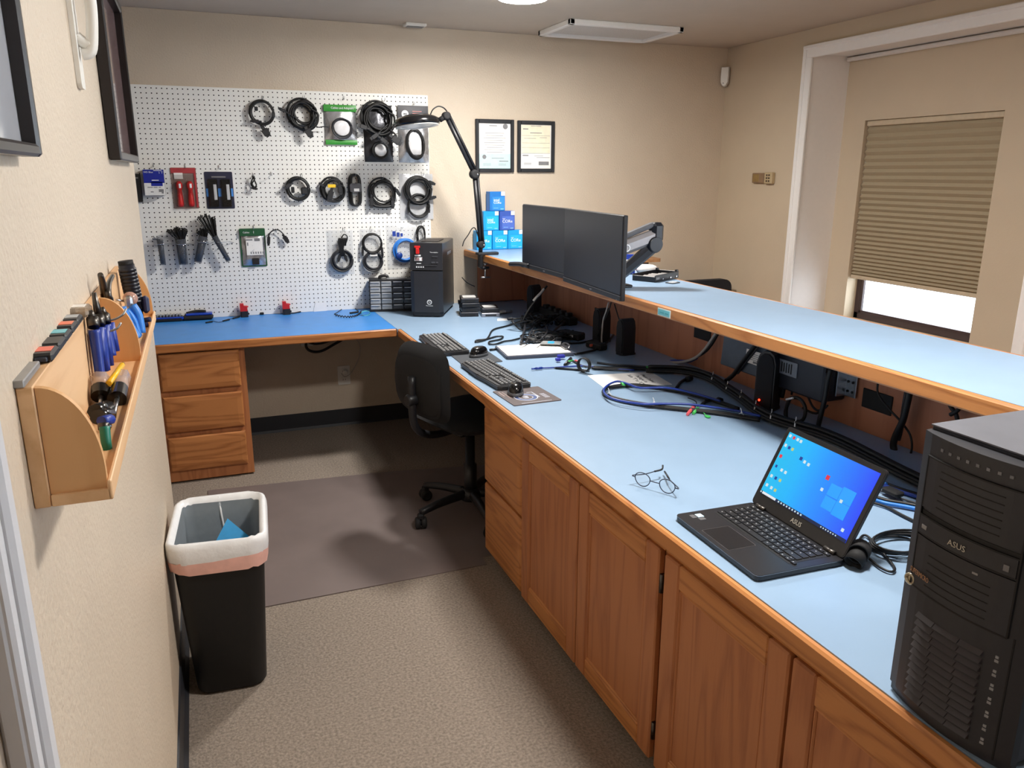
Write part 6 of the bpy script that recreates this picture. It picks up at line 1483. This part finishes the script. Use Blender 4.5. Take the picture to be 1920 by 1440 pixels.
# sticks along the top edge
ST = (('black memory stick with a coral label, nearest on the rack top', -3.815, (236, 120, 100)), ('plain black memory stick, second on the rack top', -3.762, None), ('black memory stick with a teal label on the rack top', -3.712, (120, 200, 214)), ('black memory stick with an orange label on the rack top', -3.655, (236, 128, 96)), ('black memory stick with a grey label, farthest on the rack top', -3.605, (176, 180, 184)))
for k, (lb_, y, colr) in enumerate(ST):
    q = thing('memory_stick', lb_, 'memory stick', (.007, y, SZ1), 0, 'memory sticks on the rack top')
    MB().box((0, 0, .0055), (.022, .044, .010), .0025).build('shell', BLACK, q)
    if colr: MB().box((0, .002, .0107), (.015, .024, .0006)).build('label_patch', mat('stick_label_%d' % k, colr, .5), q)
    MB().box((.0, -.024, .0045), (.012, .006, .005), .001).build('plug_end', mat('dark_plug_end', (36, 44, 60), .35), q)
q = thing('card_case', 'clear plastic memory card case on the rack top beyond the sticks', 'case', (.008, -3.535, SZ1))
MB().box((0, 0, .007), (.028, .05, .013), .004).build('case', mat('clear_case', (150, 136, 120), .1, alpha=.6), q); MB().box((0, .002, .0138), (.016, .026, .0006)).build('label_patch', PAPER, q)
q = thing('grey_bar', 'flat grey metal bar lying at the near end of the rack top', 'bar', (.004, -3.90, SZ1), 0)
MB().box((0, 0, .004), (.010, .085, .007), .001).build('bar', mat('satin_grey', (150, 150, 150), .4, .4), q)
PBL_ = mat('blue_grip', (28, 56, 150), .4, var=.06); SMK = mat('clear_handle', (196, 176, 168), .08, alpha=.6)
def U_(p, q, f): return between(p, q, f)
# three blue-handled pliers hanging on a hook ahead of the middle divider
for k, (a, b, lb_) in enumerate((((0.026,-3.56,1.319), (0.027,-3.57,1.252), 'pliers with a long bright blue handle, nearest on the rack'), ((0.03,-3.53,1.316), (0.031,-3.54,1.253), 'pliers with a slim blue handle, second on the rack'), ((0.033,-3.49,1.312), (0.037,-3.5,1.265), 'pliers with dark blue handles against the middle divider'))):
    b = (b[0], b[1], max(b[2], SZ0 + .018))
    q = thing('pliers', lb_, 'pliers', (0, 0, 0), 0, G)
    MB().tube([U_(a, b, .05), U_(a, b, .5), b], .0075, 10, r1=.0065).tube([(U_(a, b, .05)[0] + .004, U_(a, b, .05)[1] + .018, U_(a, b, .05)[2]), (b[0] + .003, b[1] + .022, b[2] + .002)], .0065, 8).build('handle', PBL_, q)
    MB().tube([a, (a[0] - .001, a[1] + .008, a[2] + .012)], .008, 8).build('joint', DSTEEL, q)
    MB().tube([(a[0] - .001, a[1] + .010, a[2] + .010), (a[0] - .003, a[1] + .012, a[2] + (.045 if k == 1 else .022))], .006, 8, r1=.003).build('jaw', DSTEEL, q)
q = thing('hook_bracket', 'double steel hook bracket above the blue handles', 'hook', (0, 0, 0))
MB().tube([(.016, -3.46, 1.318), (.038, -3.465, 1.312), (.054, -3.462, 1.318), (.060, -3.455, 1.326)], .0018, 6).tube([(.016, -3.505, 1.316), (.034, -3.512, 1.305), (.048, -3.51, 1.306), (.055, -3.505, 1.314)], .0018, 6).box((.017, -3.485, 1.318), (.004, .06, .014), .001).build('prongs', STEEL, q)
q = thing('yellow_marker', 'yellow hexagonal pencil shaped screwdriver leaning beyond the screwdrivers', 'screwdriver', (0, 0, 0), 0, G)
a, b = (0.04,-3.604,1.249), (0.05,-3.51,1.253)
MB().tube([a, b], .0042, 6).build('handle', mat('safety_yellow', (246, 188, 22), .35), q); MB().tube([b, U_(a, b, 1.06)], .003, 6).build('tip', BLACKM, q)
for k, (a, b, lb_) in enumerate((((0.028,-3.58,1.253), (0.03,-3.63,1.225), 'stubby screwdriver with a clear handle, nearer the back board'), ((0.05,-3.536,1.242), (0.05,-3.679,1.228), 'stubby screwdriver with a clear handle, nearer the front lip'))):
    a = (a[0], a[1], a[2]); q = thing('screwdriver', lb_, 'screwdriver', (0, 0, 0), 0, G)
    MB().tube([a, U_(a, b, .42)], .0125, 6, r1=.0105).build('clear_handle', SMK, q)
    MB().tube([U_(a, b, .38), U_(a, b, .46), U_(a, b, .62), U_(a, b, .66)], .012, 14).build('black_collar', BLACKG, q)
    MB().tube([U_(a, b, .62), b], .0032, 8).build('blade', STEEL, q)
q = thing('hex_key_set', 'black folding hex key set with blue keys beside the near divider', 'tool', (0, 0, 0), 0, G)
a, b = (0.04,-3.765,1.256), (0.042,-3.698,1.208)
MB().tube([a, (0.042,-3.663,1.233)], .0085, 8).tube([(0.044,-3.777,1.252), (0.05,-3.733,1.241)], .009, 10).build('body', BLACKG, q)
MB().tube([(0.048,-3.788,1.25), (0.056,-3.77,1.246)], .006, 8).build('blue_key', PBL_, q); MB().tube([(0.046,-3.777,1.241), (0.052,-3.771,1.24)], .007, 8).build('chrome_head', CHROME, q)
q = thing('green_tool', 'slim tool with a long green jagged handle behind the near divider', 'tool', (0, 0, 0), 0, G)
MB().tube([(0.053,-3.808,1.249),(0.053,-3.813,1.232),(0.053,-3.812,1.214),(0.053,-3.813,1.2)], .0055, 8).build('handle', mat('bottle_green', (24, 120, 100), .4), q); MB().tube([(0.051,-3.8,1.243),(0.051,-3.797,1.25)], .006, 8).build('neck', DSTEEL, q)
# beyond the middle divider
q = thing('black_driver', 'big black ribbed grip driver standing at the far end of the rack', 'driver', (0, 0, 0), 0, G)
yy = -3.03
p0, p1 = (.034, yy, 1.348), (.044, yy + .0, 1.232)
m = MB(); N_ = 12
for k in range(N_):
    f0, f1 = k / N_, (k + .86) / N_; m.tube([between(p0, p1, f0 * .72), between(p0, p1, f1 * .72)], .0165 if 0 < k < 11 else .0135, 12)
m.tube([between(p0, p1, .0), between(p0, p1, .76)], .0150, 12).tube([between(p0, p1, .72), between(p0, p1, 1.05)], .0125, 12, r1=.010).build('grip', mat('navy_black_grip', (20, 22, 34), .35, var=.08), q)
MB().tube([(.034, yy, 1.346), (.033, yy, 1.356)], .014, 12).build('end_cap', BLACKM, q)
MB().box((.060, yy, 1.268), (.014, .02, .034), .005).tube([(.052, yy, 1.236), (.066, yy - .004, 1.238)], .005, 8).tube([(.046, yy - .01, 1.228), (.060, yy - .016, 1.230)], .005, 8).build('clip_knob', NAVY, q)
q = thing('long_nose_pliers', 'steel long nose pliers with jaws pointing up beyond the middle divider', 'pliers', (0, 0, 0), 0, G)
MB().tube([(0.02,-3.348,1.367),(0.02,-3.331,1.348),(0.02,-3.315,1.327)], .0042, 8, r1=.007).tube([(0.026,-3.23,1.35),(0.026,-3.304,1.346),(0.026,-3.332,1.332),(0.026,-3.319,1.322)], .0035, 8, r1=.006).build('jaw', DSTEEL, q)
MB().tube([(.030, -3.20, 1.290), (.040, -3.20, 1.255), (.050, -3.205, 1.232)], .009, 10).build('handle', CABLB, q)
q = thing('ball_driver', 'stubby driver with a round clear amber ball handle beside the black grip', 'screwdriver', (0, 0, 0), 0, G)
cb = (.040, -3.11, 1.292)
MB().ball(cb, .0135).build('ball_handle', mat('rosy_clear_ball', (190, 150, 136), .08, alpha=.75), q); MB().tube([(cb[0] - .010, cb[1], cb[2] - .004), (cb[0] - .022, cb[1] - .02, cb[2] + .002)], .0022, 6).tube([cb, (cb[0] + .004, cb[1], SZ0 + .016)], .004, 8).build('shank', STEEL, q)
q = thing('wire_stripper', 'blue and steel wire stripper wedged between the ball driver and the black grip', 'tool', (0, 0, 0), 0, G)
MB().tube([(.046, -3.16, 1.286), (.054, -3.165, 1.268), (.056, -3.17, 1.236)], .008, 10).tube([(.036, -3.17, 1.280), (.046, -3.175, 1.262), (.052, -3.18, 1.232)], .006, 8).build('handle', CABLB, q); MB().box((.040, -3.15, 1.292), (.014, .02, .022), .004).build('head', STEEL, q)

# ---------------------------------------------------------------- every thing's Empty sits at the thing's own base
bpy.context.view_layer.update()
for o in list(COL.objects):
    if o.type == 'EMPTY' and o.parent is None and o.location.length < 1e-6 and o.children:
        lo = Vector((1e9,) * 3); hi = Vector((-1e9,) * 3)
        for c in o.children_recursive:
            for bb in c.bound_box:
                w = c.matrix_world @ Vector(bb)
                lo = Vector(map(min, lo, w)); hi = Vector(map(max, hi, w))
        base = Vector(((lo.x + hi.x) / 2, (lo.y + hi.y) / 2, lo.z))
        o.location = base
        for c in o.children: c.location = Vector(c.location) - base

# ---------------------------------------------------------------- lettering becomes plain mesh
dg = bpy.context.evaluated_depsgraph_get()
for o in [o for o in COL.objects if o.type == 'FONT']:
    me = bpy.data.meshes.new_from_object(o.evaluated_get(dg))
    n = bpy.data.objects.new('lettering', me); COL.objects.link(n)
    n.parent = o.parent; n.location = o.location; n.rotation_euler = o.rotation_euler; n.scale = o.scale
    bpy.data.objects.remove(o)
